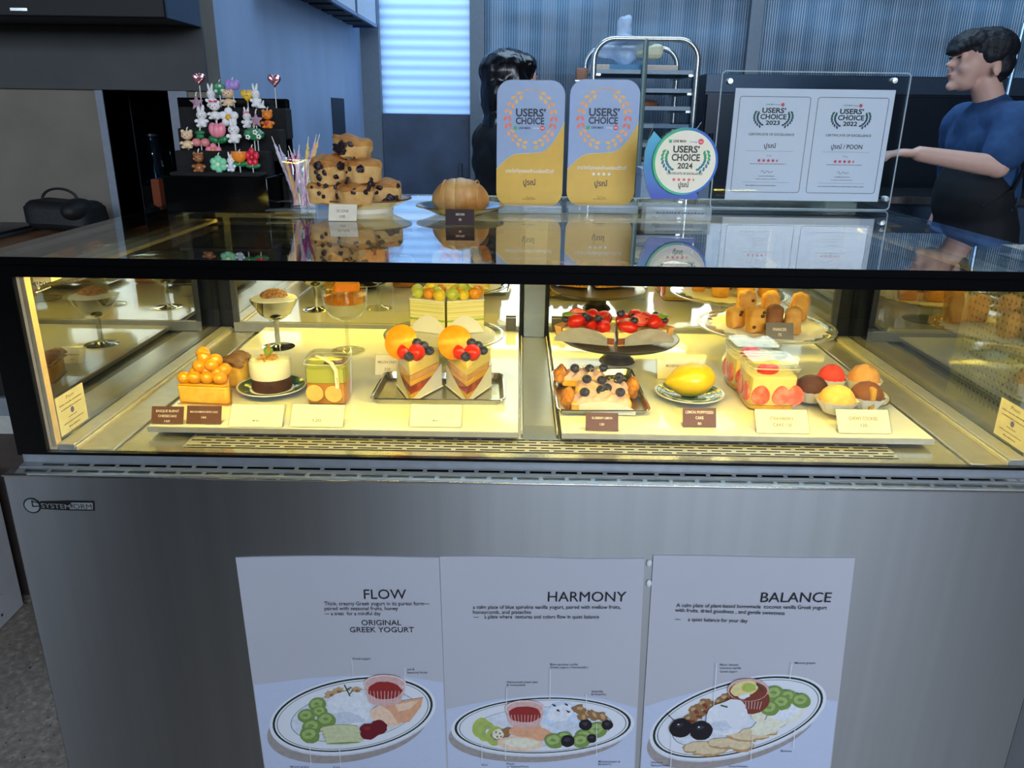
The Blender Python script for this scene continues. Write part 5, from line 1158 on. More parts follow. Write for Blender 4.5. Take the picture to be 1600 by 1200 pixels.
# --- financiers on the right stand
t, o = cake_stand('glass cake stand with a beaded rim under the financiers', (1196, 509), .991, .132)
doily('lacy white doily on the right glass stand under the financiers', o+V(.004, 0, .0003), .104, 24)
fin = [MIX2('financier_plain', (226, 168, 78), (200, 132, 52), .7, 50, .35, .7, bump=.4), MIX2('financier_brown', (140, 88, 52), (112, 66, 38), .75, 50, .35, .7, bump=.5), MIX2('financier_tan', (212, 160, 86), (184, 126, 60), .75, 60, .35, .7, bump=.5)]
def financier(label, px, z, size, rot, mi, seed, chip=0):
    q = AZ(px[0], px[1], o.z+.001+z); t = thing('financier', label, 'small cake', (q.x, q.y, o.z+.0012+z), 0, 'financiers on the right glass stand')
    w, d, h = size; R_ = RZ(rot[2]) @ RX(rot[0]) @ RY(rot[1])
    def fn(p): return p
    MB().rbox((0, 0, h/2), (w, d, h), .007, 3, R_, .0022, seed, 70, .9).build('cake_body', fin[mi], t)
    MB().blob(Vector((0, 0, h/2))+R_ @ Vector((0, 0, h*.42)), (w*.40, d*.40, h*.16), .0022, seed+9, 120, 20, 12, rot=R_).build('domed_top', fin[mi], t)
    rnd = random.Random(seed)
    for i in range(chip):
        p = Vector((0, 0, h/2))+R_ @ Vector((w*rnd.uniform(-.3, .3), -d*.5, h*rnd.uniform(-.3, .35))); MB().blob(p, (.0035, .002, .003), .001, i, 100, 10, 8).build('chocolate_chip', M('chip_dark', (78, 44, 26), .6), t)
sz = (.032, .030, .046)
financier('front plain financier with chocolate chips, second from left', (1178, 519), 0, sz, (-.12, 0, .15), 0, 2, 3)
financier('front brown chocolate financier', (1207, 517), 0, sz, (-.12, .0, -.08), 1, 3)
financier('front tan financier, right of the brown one', (1236, 521), 0, sz, (-.15, .05, -.18), 2, 4)
financier('leftmost plain financier lying lower on the doily', (1147, 511), 0, (.030, .03, .036), (-.1, -.1, .3), 0, 5, 2)
financier('left rear financier with a brown cap', (1163, 499), 0, (.036, .03, .054), (-.05, .06, .1), 2, 6, 2)
financier('middle rear plain financier behind the brown one', (1201, 497), 0, (.034, .03, .050), (0, .0, 0), 0, 7)
financier('right rear plain financier leaning outwards', (1246, 500), 0, (.036, .03, .050), (-.1, .15, -.2), 0, 8)
price_tag(1197, 1240, 531, 504, o.z, tag_grey, [('FINANCIER', .52, .5, .17), ('75', .22, .12, .15)], 'grey FINANCIER tag on the right glass stand', tag_wink)
# INNER SIZE: true size of what stands inside, one step further back than first measured
for ob in list(C.objects):
    if ob.parent is None and ob.name.split('.')[0] in ('caramel_cake_slice', 'cheesecake_slice', 'saucer', 'paper_doily', 'cream_cake', 'matcha_dessert_box', 'metal_coupe', 'glass_goblet', 'crepe_cake_slice', 'cake_liner', 'fruit_cake_slice', 'strawberry_tart', 'blueberry_pastry', 'lemon_cake', 'strawberry_dessert_box', 'cookie_plate', 'cookie', 'financier'): ob.scale = (1.05,)*3
# ---------------------------------------------------------------- stepped black stand with figure candles
def z_at(x, y, Y): return AY(x, y, Y).z
foam = M('black_foam', (16, 15, 15), .9, var=.25, scale=120, bump=.3)
gloss_black = M('black_acrylic', (6, 6, 7), .08, spec=.5)
TY = [.500, .545, .590, .635]; TE = [270, 236, 201, 168]
bxl, bxr = AY(258, 310, .487).x, AY(420, 310, .487).x
st = thing('candle_stand', 'stepped black foam stand on a glossy black box holding the figure candles', 'display stand', ((bxl+bxr)/2, .56, ZT))
zb_ = z_at(340, 276, .487)
MB().box(bxl, bxr, .487, .70, ZT, zb_).build('base_box', gloss_black, st, world=True, bevel=.002)
tz = [z_at(340, TE[k], TY[k]-.012) for k in range(4)]
xs_ = [(262, 405), (274, 418), (283, 440), (288, 452)]
for k in range(4):
    x0, x1 = AY(xs_[k][0], 220, TY[k]).x, AY(xs_[k][1], 220, TY[k]).x
    MB().box(x0, x1, TY[k]-.012, TY[k]+.033, zb_ if k == 0 else tz[k-1]-.02, tz[k]).build('foam_step', foam, st, world=True, bevel=.003)
x0, x1 = AY(277, 160, .67).x, AY(450, 160, .67).x
MB().box(x0, x1, .669, .682, zb_, z_at(340, 153, .67)).build('back_board', gloss_black, st, world=True, bevel=.002)
x0 = bxr+.002; x1 = AY(474, 280, .60).x
MB().box(x0, x1, .57, .66, ZT, z_at(430, 276, .57)).box(x0, x1-.012, .60, .66, z_at(430, 276, .57), z_at(430, 252, .60)).build('side_block', foam, st, world=True, bevel=.003)
eye_m = M('candle_dark', (36, 24, 26), .4)
wick_m = M('candle_wick', (232, 224, 206), .7); stick_m = M('clear_stick', (206, 204, 196), .3)
def wax(c): return M('wax_%d_%d_%d' % tuple(c), c, .42, sss=.12, var=.04, coat=.2)
def puff(mb, outline, depth, y=0.):
    """a soft pillow from an outline in x, z"""
    n = len(outline); cx = sum(p[0] for p in outline)/n; cz = sum(p[1] for p in outline)/n
    lev = [(.55, -1), (.86, -.78), (1, -.2), (1, .2), (.86, .78), (.55, 1)]
    vs = [(cx+(p[0]-cx)*k, y+d*depth/2, cz+(p[1]-cz)*k) for k, d in lev for p in outline]
    mb._add(vs, [(l*n+i, l*n+(i+1) % n, (l+1)*n+(i+1) % n, (l+1)*n+i) for l in range(5) for i in range(n)]+[list(range(n))[::-1], list(range(5*n, 6*n))])
def heart_o(w, h): return [(w/2*(math.sin(t)**3), h/2*((13*math.cos(t)-5*math.cos(2*t)-2*math.cos(3*t)-math.cos(4*t))/15+.12)) for t in [2*PI*i/36 for i in range(36)]]
def star_o(w, h): return [(w/2*(1 if i % 2 == 0 else .45)*math.sin(2*PI*i/10), h/2*(1 if i % 2 == 0 else .45)*math.cos(2*PI*i/10)) for i in range(10)]
def fig(w, h, ears, arms=True):
    """seated animal figure facing -y; material 0 body, 1 dark features, 2 accent, 3 cheeks"""
    b = MB(); hh = h*(.40 if ears == 'long' else .46); eh = h*(.26 if ears == 'long' else .08)
    zc = h/2-eh-hh/2; d = w*.42
    b.blob((0, 0, zc), (w*.36, d*.82, hh*.52), seg=18, rings=12)
    b.blob((0, 0, -h/2+h*.20), (w*.33, d*.8, h*.23), seg=18, rings=12)
    for s in (-1, 1):
        if ears == 'long': b.blob((s*w*.15, 0, zc+hh*.45+eh*.42), (w*.085, d*.3, eh*.72), seg=12, rings=8, rot=RY(s*.12))
        else: b.blob((s*w*.26, 0, zc+hh*.42), (w*.12, d*.32, w*.12), seg=12, rings=8)
        if arms: b.blob((s*w*.36, -d*.25, -h/2+h*.28), (w*.15, d*.34, h*.085), seg=12, rings=8, rot=RY(s*.5))
        b.blob((s*w*.22, -d*.5, -h/2+h*.07), (w*.15, d*.42, h*.085), seg=12, rings=8)
    b.m = 1
    for s in (-1, 1): b.blob((s*w*.14, -d*.76, zc+hh*.04), (w*.032, w*.03, w*.036), seg=8, rings=6)
    b.blob((0, -d*.83, zc-hh*.12), (w*.04, w*.03, w*.028), seg=8, rings=6)
    b.m = 3
    for s in (-1, 1): b.blob((s*w*.23, -d*.66, zc-hh*.12), (w*.05, w*.025, w*.035), seg=8, rings=6)
    return b, zc, hh, d
def candle(label, kind, zx, zy, zw, zh, tier, cols, stick=None, extra=None):
    Y = TY[tier-1]; k = .2166
    px, py, pw, ph = 230+zx*k, 80+zy*k, zw*k, zh*k
    p = AY(px, py, Y); w = AY(px+pw/2, py, Y).x-AY(px-pw/2, py, Y).x; h = AY(px, py-ph/2, Y).z-AY(px, py+ph/2, Y).z
    zt = tz[tier-1]
    t = thing('figure_candle', label, 'candle', (p.x, Y, zt), 0, 'figure candles on the black stand')
    zc = p.z-zt; cols = [wax(c) for c in cols]; O = TR(0, 0, zc)
    wick_len = h*.16
    def done(b, nm, mats, **kw):
        b.v = [O @ v for v in b.v]; return b.build(nm, mats, t, **kw)
    top = h/2
    if kind in ('bear', 'bunny'):
        b, zh_, hh, d = fig(w, h, 'long' if kind == 'bunny' else 'round')
        done(b, 'figure', [cols[0], eye_m, cols[-1], M('wax_cheek', (244, 170, 160), .5)])
        if extra == 'bow':
            q = MB()
            for s in (-1, 1): q.blob((s*w*.15, -d*.35, zh_+hh*.50), (w*.14, d*.3, h*.06), seg=12, rings=8, rot=RY(-s*.4))
            q.blob((0, -d*.45, zh_+hh*.50), (w*.05, d*.22, h*.035), seg=8, rings=6); done(q, 'bow', cols[1])
        if extra == 'dress': q = MB(); q.lathe([(w*.2, -h*.1), (w*.34, -h*.2), (w*.40, -h*.36), (w*.36, -h*.37), (w*.2, -h*.12)], seg=20, sy=.9); done(q, 'dress', cols[-1])
        if extra == 'heart': q = MB(); puff(q, [(x, z-h*.26) for x, z in heart_o(w*.3, w*.3)], w*.18, -d*.8); done(q, 'held_heart', cols[-1])
        top = h*.5-(h*.22 if kind == 'bunny' else .04*h)
    elif kind == 'heart':
        q = MB(); puff(q, heart_o(w, h), w*.5); done(q, 'heart', cols[0])
        if len(cols) > 1: q = MB(); puff(q, heart_o(w*.62, h*.62), w*.16, -w*.22); done(q, 'inner_heart', cols[1])
        if extra == 'letter': q = MB(); q.text('LOVE', (0, -w*.31, -h*.02), (1, 0, 0), (0, 0, 1), h*.12, 'C', w*.34, .01); done(q, 'lettering', eye_m, smooth=False, fixn=False)
        top = h*.3
    elif kind == 'star':
        q = MB(); n = 10; o = star_o(w, h); q._add([(x, 0, z) for x, z in o]+[(0, -w*.2, 0), (0, w*.2, 0)], [(i, (i+1) % n, n) for i in range(n)]+[((i+1) % n, i, n+1) for i in range(n)]); done(q, 'star', cols[0], smooth=False)
    elif kind == 'flower':
        n = 6 if extra == 'six' else 5; q = MB()
        for i in range(n): a = 2*PI*i/n+PI/2; q.blob((w*.30*math.cos(a), 0, h*.30*math.sin(a)), (w*.21, w*.17, h*.21), seg=14, rings=9)
        done(q, 'petals', cols[0]); q = MB(); q.blob((0, -w*.12, 0), (w*.15, w*.10, h*.15), seg=14, rings=9); done(q, 'centre', cols[1])
        if len(cols) > 2:
            q = MB()
            for s in (-1, 1): q.blob((s*w*.26, 0, -h*.45), (w*.3, w*.1, h*.12), seg=12, rings=8, rot=RY(-s*.3))
            done(q, 'leaves', cols[2])
    elif kind == 'tulip':
        q = MB()
        up_ = h*(.12 if len(cols) > 1 else 0)
        for s in (-1, 0, 1): q.blob((s*w*.22, -w*.05*(s == 0), up_+(h*.03 if s else 0)), (w*.26, w*.25, h*(.34 if len(cols) > 1 else .46)), seg=16, rings=10, rot=RY(s*.16))
        done(q, 'petals', cols[0])
        if len(cols) > 1:
            q = MB()
            for s in (-1, 1): q.blob((s*w*.26, 0, -h*.30), (w*.32, w*.14, h*.16), seg=14, rings=8, rot=RY(-s*.35))
            done(q, 'leaves', cols[1])
    elif kind == 'bowl':
        q = MB(); q.blob((0, 0, h*.32), (w*.5, w*.38, h*.62), seg=22, rings=14, fn=lambda p: Vector((p.x, p.y, min(p.z, h*.12)))); done(q, 'cup_shape', cols[0])
        q = MB()
        for s in (-1, 1): q.blob((s*w*.28, .0, -h*.38), (w*.34, w*.12, h*.16), seg=14, rings=8, rot=RY(-s*.3))
        done(q, 'leaves', cols[1]); top = h*.42
    elif kind == 'bush':
        q = MB(); puff(q, [(w/2*(1+.05*math.sin(i*1.57))*math.cos(2*PI*i/32), h*.5*(1+.06*math.sin(i*1.57))*math.sin(2*PI*i/32)) for i in range(32)], w*.34); done(q, 'leaf_body', cols[0])
        for i, (fx, fz) in enumerate(((-.25, -.2), (.12, .18), (.28, -.16))):
            q = MB()
            for j in range(5): a = 2*PI*j/5; q.blob((w*fx+w*.075*math.cos(a), -w*.18, h*fz+w*.075*math.sin(a)), (w*.055, w*.03, w*.055), seg=8, rings=6)
            f = done(q, 'daisy', cols[1]); q = MB(); q.blob((w*fx, -w*.20, h*fz), (w*.04, w*.03, w*.04), seg=8, rings=6); q.v = [O @ v for v in q.v]; q.build('daisy_centre', eye_m, f)
    elif kind == 'cherry':
        q = MB()
        for s in (-1, 1): q.blob((s*w*.25, 0, -h*.22), (w*.27, w*.25, h*.24), seg=16, rings=10)
        done(q, 'cherries', cols[0]); q = MB(); q.blob((0, 0, h*.32), (w*.30, w*.16, h*.12), seg=14, rings=8); q.blob((0, 0, h*.12), (w*.24, w*.14, h*.16), seg=14, rings=8); done(q, 'leaf_top', cols[1])
    MB().tube([(0, 0, zc-h*.30), (0, 0, .0005)], .0011, 6).build('stick', stick_m, t)
    MB().tube([(0, 0, zc+top*.8), (.0012, 0, zc+top+wick_len*.5), (.003, 0, zc+top+wick_len)], [.0012, .0011, .0008], 6).build('wick', wick_m, t)
WHT, BEI, PK, GRN, PUR, YLW, ORG2, RED, BRN, MINT = (244, 240, 236), (240, 206, 164), (240, 140, 158), (22, 120, 66), (170, 140, 208), (236, 178, 24), (242, 138, 40), (214, 34, 60), (160, 100, 56), (134, 214, 170)
FOIL = M('wax_214_150_160', (214, 150, 160), .22, .85, .12, 200)
candle('pink foil heart candle on a tall stick, left end of the top step', 'heart', 372, 203, 95, 98, 4, [(214, 150, 160)])
candle('pink foil heart candle on a tall stick, right end of the top step', 'heart', 917, 215, 95, 105, 4, [(214, 150, 160)])
M('wax_200_160_178', (222, 178, 196), .25, .35, .12, 200)
candle('pink foil star candle at the left, above the plain white bunny', 'star', 355, 372, 108, 120, 3, [(200, 160, 178)])
candle('white bunny candle with pink ears, left on the top step', 'bunny', 460, 318, 84, 170, 4, [WHT, PK])
candle('green leaf candle with daisies at the back of the top step', 'bush', 520, 268, 84, 96, 4, [GRN, WHT])
candle('purple tulip candle behind the beige bear', 'tulip', 614, 244, 112, 84, 4, [PUR])
candle('beige bear candle with freckles, middle of the top step', 'bear', 585, 332, 116, 130, 4, [BEI, BEI])
candle('yellow heart candle with dark lettering in its middle', 'heart', 722, 324, 94, 100, 4, [YLW, (250, 204, 60)], extra='letter')
candle('white bunny candle at the back, right of the yellow heart', 'bunny', 782, 318, 84, 170, 4, [WHT, WHT])
candle('plain white bunny candle, left end of the third step', 'bunny', 393, 468, 104, 160, 3, [WHT, WHT])
candle('white bear candle with a pink bow on its head', 'bear', 487, 422, 112, 140, 3, [WHT, (232, 70, 120)], extra='bow')
candle('large white daisy candle with a yellow centre', 'flower', 590, 478, 140, 146, 3, [WHT, YLW])
candle('white bunny candle with a pink bow and blue dress', 'bunny', 720, 478, 82, 150, 3, [WHT, (240, 130, 150), (150, 190, 232)], extra='bow')
candle('pale pink star candle on a long stick at the right', 'star', 785, 498, 108, 124, 2, [(200, 160, 178)])
candle('white bunny candle half hidden behind the orange bear', 'bunny', 828, 420, 84, 130, 4, [WHT, WHT])
candle('orange bear candle holding a red heart, right end of the third step', 'bear', 868, 487, 104, 140, 3, [ORG2, RED], extra='heart')
candle('beige bear candle at the left end of the second step', 'bear', 290, 632, 112, 138, 2, [BEI, BEI])
candle('pink cherry candle with a green top', 'cherry', 385, 630, 122, 130, 2, [(232, 140, 140), GRN])
candle('pink tulip candle with green leaves, middle of the second step', 'tulip', 508, 592, 126, 158, 2, [PK, GRN])
candle('white bunny candle, middle of the second step beside the tulip', 'bunny', 625, 574, 112, 175, 2, [WHT, WHT])
candle('green leaf candle with three daisies, right on the second step', 'bush', 770, 600, 148, 92, 2, [GRN, WHT])
candle('brown bear candle, left end of the lowest step', 'bear', 372, 796, 102, 150, 1, [BRN, (200, 150, 100)])
candle('pink flower candle with a yellow centre on the lowest step', 'flower', 480, 722, 118, 118, 2, [PK, YLW])
candle('mint green flower candle in front on the lowest step', 'flower', 515, 816, 128, 128, 1, [MINT, (210, 240, 200)], extra='six')
candle('small white bunny candle with a pale blue dress, lowest step', 'bunny', 604, 796, 74, 140, 1, [WHT, (180, 196, 232)], extra='dress')
candle('orange half fruit candle with green leaves, lowest step', 'bowl', 664, 772, 112, 110, 1, [ORG2, GRN])
candle('red flower candle with green leaves, right end of the lowest step', 'flower', 756, 766, 106, 140, 1, [RED, (190, 20, 40), GRN])
# ---------------------------------------------------------------- left side: hood, side counter and what stands on it
x_h = AY(313, 30, 1.2).x; z_h = AY(250, 42, 1.2).z
t = thing('extractor_hood', 'black overhead hood box along the top left edge', 'hood', (-2.3, 1.05, z_h))
MB().box(-3.9, x_h-.004, 1.0, 1.205, z_h, z_h+.6).build('hood_body', M('hood_black', (8, 8, 9), .5, spec=.3), t, world=True, bevel=.004)
MB().box(x_h-.004, x_h, 1.0, 1.205, z_h, z_h+.6).build('end_panel', M('hood_blue_grey', (44, 62, 84), .5), t, world=True, bevel=.003)
MB().box(-1.22, -1.18, .997, 1.0, z_h+.012, z_h+.018).build('latch', steel, t, world=True)
zc_ = 1.075; zg1, zg2, zg3 = AY(10, 622, .975).z, AY(10, 650, .975).z, AY(10, 680, .975).z
ct = thing('side_counter', 'wooden side counter left of the display case with a grey front rail', 'counter', (-1.6, 1.0, 0))
wood = M('counter_wood', (112, 74, 44), .5, var=.2, scale=14, stretch=(.15, 1, 1), detail=5)
MB().box(-2.6, -.80, .62, 1.2, zc_-.035, zc_).build('worktop', wood, ct, world=True, bevel=.003)
MB().box(-2.6, -.82, .99, 1.18, zg1, zc_-.035).build('carcass', M('counter_black', (10, 10, 11), .6), ct, world=True)
MB().box(-2.6, -.82, .985, 1.18, zg3, zg2).build('white_rail', M('rail_white', (176, 174, 166), .6), ct, world=True); MB().box(-2.6, -.82, .975, 1.18, zg2, zg1).build('grey_rail', M('rail_bluegrey', (120, 126, 132), .6), ct, world=True)
MB().box(-2.6, -.82, 1.0, 1.18, 0, zg3).build('base_panel', M('base_brown', (62, 52, 46), .7, var=.2, scale=20), ct, world=True)
def onC(x, y, z=zc_): p = AZ(x, y, z); return V(p.x, p.y, z)
p = onC(92, 366); bagm = M('black_nylon', (13, 13, 15), .65, var=.2, scale=60, bump=.3)
t = thing('black_bag', 'soft black handbag slumped on the side counter', 'bag', p+V(0, .05, .008))
w = AY(143, 340, p.y+.05).x-AY(37, 340, p.y+.05).x; h = AY(92, 312, p.y+.05).z-zc_
MB().rbox((0, 0, h*.46), (w*.98, .12, h*.9), .03, 4, None, .010, 4, 9).build('bag_body', bagm, t)
MB().blob((w*.28, -.03, h*.62), (w*.18, .06, h*.36), .008, 3, 14, 18, 12).build('flap', bagm, t)
MB().tube([(-w*.06+.05*math.cos(a)*.9, 0, h*.9+.028*math.sin(a)) for a in [PI*i/12 for i in range(13)]], .0035, 6).build('handle', bagm, t)
p = onC(36, 369)
t = thing('laptop', 'closed silver edged laptop at the left edge of the side counter', 'laptop', p+V(-.17, .02, 0))
MB().rbox((0, 0, .006), (.30, .20, .010), .004).build('base', M('laptop_grey', (86, 90, 98), .35, .7), t)
MB().rbox((0, 0, .0145), (.30, .20, .006), .003).build('lid', M('laptop_lid', (40, 43, 50), .3, .6), t)
p = onC(8, 350); t = thing('black_pouch', 'small black pouch with a yellow tab behind the laptop', 'bag', p+V(-.02, .16, 0))
MB().blob((0, 0, .035), (.075, .05, .045), .01, 6, 14, 18, 12).build('pouch_body', bagm, t); MB().rbox((-.01, -.02, .078), (.04, .02, .006), .002, rot=RY(.3)).build('tab', M('tab_yellow', (214, 190, 70), .6), t)
q = [onC(146, 348), onC(158, 342), onC(168, 347), onC(172, 350), onC(180, 342), onC(190, 344)]
tag(MB().tube([a+V(0, .06, .004+.012*(i in (1, 4))) for i, a in enumerate(q)], .003, 6).build('black_cable', M('cable_black', (12, 12, 13), .5)), 'thin black cable looping from the handbag to the black hat', 'cable')
p = onC(212, 338)
t = thing('black_hat', 'round black hat lying in front of the pass-through opening', 'hat', p+V(0, .05, 0))
MB().blob((0, 0, .0), (.055, .05, .036), .002, 2, 20, 20, 12, fn=lambda p: Vector((p.x, p.y, max(p.z, 0)))).build('crown', bagm, t); MB().lathe([(0, 0), (.075, .001), (.075, .003), (0, .004)], seg=28, sy=.8).build('brim', bagm, t)
# through the opening
def onW(x, y, Y): return AY(x, y, Y)
a = onW(216, 322, 1.95)
sh = thing('white_shelf_unit', 'low white shelf unit seen through the wall opening', 'shelf', (a.x, 2.02, 0))
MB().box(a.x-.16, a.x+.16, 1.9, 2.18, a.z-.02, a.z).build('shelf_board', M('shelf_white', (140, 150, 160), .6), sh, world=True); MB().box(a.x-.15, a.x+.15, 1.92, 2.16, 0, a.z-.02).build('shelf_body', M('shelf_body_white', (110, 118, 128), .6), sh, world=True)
for i, (c, n) in enumerate((((30, 60, 150), 'blue'), ((170, 26, 40), 'red'))):
    tag(MB().rbox((a.x, 1.98, a.z+.012+i*.034), (.13, .16, .022+i*.018), .003).build('box_file', M('file_'+n, c, .5)), n+' flat box on the white shelf behind the wall opening', 'box')
b = onW(247, 306, 1.45)
tag(MB().box(b.x-.012, b.x+.012, 1.44, 1.47, 0, b.z+.05).build('orange_post', M('orange_wood', (150, 74, 40), .6)), 'narrow orange brown post at the right side of the wall opening', 'post')
c = onW(238, 285, 1.62)
t = thing('water_jug', 'tall blue tinted glass jug standing in the wall opening', 'jug', (c.x-.005, 1.66, c.z-.01))
MB().lathe([(0, 0), (.036, 0), (.040, .01), (.036, .10), (.030, .15), (.032, .156), (.029, .156), (.027, .15), (.033, .1), (.036, .012), (0, .006)], seg=28).build('jug_body', GLASS('blue_glass', (.45, .68, .78), 1.45, .05), t)
MB().lathe([(.033, .153), (.034, .160), (.02, .168), (0, .17)], seg=28).build('lid', steel, t); MB().tube([(.036, 0, .13), (.06, 0, .12), (.06, 0, .06), (.038, 0, .04)], .004, 6).build('handle', GLASS('blue_glass'), t)
tag(MB().box(c.x-.06, c.x+.06, 1.60, 1.72, 0, c.z-.0105).build('jug_pedestal', M('pedestal_dark', (20, 24, 30), .6)), 'dark pedestal under the blue glass jug', 'pedestal')
# hanging shelf high on the left wall
f = AY(590, 44, 3.2); g = AY(515, 42, 3.2); y0 = 1.7
t = thing('wall_cabinet', 'hanging cabinet with pale panels and a dark slatted underside, top left of the door', 'cabinet', ((f.x+g.x)/2, 2.5, f.z))
fr = MB()
for z0 in (f.z, f.z+.5): fr.box(f.x-.014, f.x, y0, 3.2, z0, z0+.014); fr.box(g.x, g.x+.014, y0, 3.2, z0, z0+.014); fr.box(g.x, f.x, 3.186, 3.2, z0, z0+.014)
for y in (y0, 2.2, 2.7, 3.186): fr.box(f.x-.014, f.x, y, y+.014, f.z, f.z+.5)
fr.build('steel_frame', M('cabinet_frame', (70, 96, 130), .4, .3), t, world=True)
for k, y in enumerate((y0+.015, 2.215, 2.715)): MB().box(f.x-.010, f.x-.004, y, y+.47, f.z+.016, f.z+.5).build('side_panel', M('cabinet_panel', (196, 208, 222), .5), t, world=True)
for k in range(7): MB().box(g.x+.015, f.x-.016, y0+.05+.2*k, y0+.2+.2*k, f.z+.004, f.z+.02).build('bottom_slat', M('slat_black', (9, 10, 12), .6), t, world=True)
MB().box(XE+.001, g.x, y0, 3.19, f.z+.02, f.z+.5).build('back_box', M('cabinet_back', (92, 110, 134), .6), t, world=True)
t = MB().box(XE+.001, XE+.004, AY(555, 200, 2.75).y-.12, 2.88, AY(565, 300, 2.8).z-.2, AY(565, 154, 2.8).z); tag(t.build('niche_shade_panel', M('niche_shade', (26, 38, 56), .7)), 'flat dark panel for a shaded niche low on the blue lit wall beside the door', 'panel')  # flat sheet coloured dark in place of the niche's shade
# ---------------------------------------------------------------- bakery rack
ra = M('rack_tube', (186, 190, 188), .25, .9)
xa, xb = AY(928, 100, 2.65).x, AY(1090, 100, 2.65).x; ztop = AY(1008, 61, 2.65).z; xm_ = (xa+xb)/2
rk = thing('bakery_rack', 'tall tubular steel tray rack with a rounded top', 'rack', (xm_, 2.9, 0))
def arch(y, k=1.):
    r = .085; pts = [(xa, y, .12), (xa, y, ztop-r)]+[(xa+r-r*math.cos(a), y, ztop-r+r*math.sin(a)) for a in [PI/2*i/7 for i in range(1, 8)]]+[(xb-r+r*math.sin(a), y, ztop-r+r*math.cos(a)) for a in [PI/2*i/7 for i in range(8)]]+[(xb, y, .12)]
    return MB().tube(pts, .0125, 10)
for y in (2.65, 3.12): arch(y).build('end_frame', ra, rk, world=True)
MB().tube([(xa+.49*(xb-xa), 2.645, .12), (xa+.49*(xb-xa), 2.645, ztop)], .012, 8).build('middle_post', M('rack_green_grey', (130, 150, 142), .35, .5), rk, world=True)
levels = [AY(1050, y, 2.9).z for y in (119, 146, 172, 198, 226, 254, 282)]+[.85, .7, .5, .3]
for z in levels:
    for x in (xa+.02, xb-.02): MB().box(x-.012, x+.012, 2.66, 3.11, z-.012, z-.003).build('tray_rail', ra, rk, False, world=True)
for x in (xa, xb):
    for y in (2.65, 3.12): MB().lathe([(0, -.016), (.05, -.016), (.05, .016), (0, .016)], (x, y, .051), 20, rot=RX(PI/2)).tube([(x, y, .07), (x, y, .13)], .01).build('castor', M('castor_black', (20, 20, 22), .6), rk, world=True)
pos = ['topmost', 'second', 'third', 'fourth', 'fifth', 'sixth', 'seventh']
for i, z in enumerate(levels[:7]):
    bt = tag(MB().box(xa+.016, xb-.016, 2.665, 3.10, z-.003, z).box(xa+.012, xa+.016, 2.665, 3.10, z-.003, z+.014).box(xb-.016, xb-.012, 2.665, 3.10, z-.003, z+.014).box(xa+.012, xb-.012, 2.661, 2.665, z-.003, z+.014).box(xa+.012, xb-.012, 3.10, 3.104, z-.003, z+.014).build('baking_tray', M('tray_steel', (104, 116, 124), .45, .85)),
             pos[i]+' steel baking tray in the tubular rack, counted from the top', 'tray', 'baking trays in the rack')
zt0 = levels[0]+.0005
bx = AY(980, 115, 2.72)
t = thing('carton', 'low cream and blue carton lying on the top tray of the rack', 'box', (xm_-.02, 2.76, zt0))
MB().box(-.21, .17, -.06, .06, 0, .035).build('carton_body', M('carton_cream', (214, 196, 176), .6), t, bevel=.002); MB().box(-.13, .03, -.0606, .0606, .002, .0355).build('blue_band', M('carton_blue', (90, 150, 190), .6), t)
t = thing('plastic_bag', 'crumpled clear plastic bag with bread on the top carton', 'bag', (xm_-.07, 2.77, zt0+.052))
MB().blob((0, 0, .05), (.13, .055, .055), .03, 5, 16, 30, 20, fn=lambda p: Vector((p.x, p.y, max(p.z, -.049)))).build('bag_film', M('bag_film_white', (190, 208, 228), .3, alpha=.55, var=.2, scale=20, bump=.6, bscale=30), t)
MB().blob((-.02, .0, .12), (.03, .02, .07), .02, 8, 25, 18, 14, rot=RY(.2)).build('bag_neck', M('bag_film_white'), t)
MB().rbox((.095, -.01, .042), (.12, .07, .06), .02, 3, None, .006, 2, 20).build('bread_loaf', M('bread_pale', (220, 214, 178), .6), t)
p = AY(912, 114, 2.62)
tag(MB().rbox((p.x, 2.75, p.z), (.05, .08, .05), .006).build('brown_carton', M('carton_brown', (150, 104, 78), .6)), 'small brown carton on the bracket at the left of the rack', 'box')
tag(MB().box(p.x-.03, xa-.012, 2.70, 2.8, p.z-.031, p.z-.0255).build('side_bracket', ra), 'short steel bracket on the left of the rack', 'bracket')
p = AY(1020, 193, 2.75)
tag(MB().blob((xm_+.02, 2.78, levels[2]+.022), (.07, .05, .022), .003, 3, 30, 18, 12).build('bread_loaf', M('bread_brown', (150, 96, 66), .6)), 'dark bread loaf on the third tray of the rack', 'bread')
# back counter with cartons, dark fridge
bc_ = thing('back_counter', 'steel back counter behind the display case', 'counter', (.4, 2.2, 0))
MB().box(-.55, 1.15, 2.40, 2.63, .86, .90).build('worktop', steel, bc_, world=True, bevel=.003); MB().box(-.53, 1.13, 2.42, 2.62, 0, .86).build('carcass', M('carcass_grey', (70, 78, 86), .5, .4), bc_, world=True)
for i, (x0, x1, yt, Y, c, lb) in enumerate(((1000, 1062, 262, 2.50, (180, 196, 210), 'pale grey carton behind the round award'), (1064, 1108, 244, 2.52, (120, 140, 156), 'blue grey appliance box behind the round award'), (996, 1112, 300, 2.27, (214, 220, 224), 'flat white tray box on the back counter'))):
    a, b = AY(x0, yt, Y), AY(x1, yt, Y)
    if i == 2: continue
    t = thing('carton', lb, 'box', ((a.x+b.x)/2, Y+.02, .90)); MB().box(-(b.x-a.x)/2, (b.x-a.x)/2, -.08, .08, 0, a.z-.90).build('carton_body', M('carton_c%d' % i, c, .6), t, bevel=.003); MB().box(-(b.x-a.x)/2-.002, (b.x-a.x)/2+.002, -.082, .082, a.z-.93, a.z-.899).build('carton_lid', M('carton_d%d' % i, tuple(int(v*.9) for v in c), .6), t, bevel=.002)
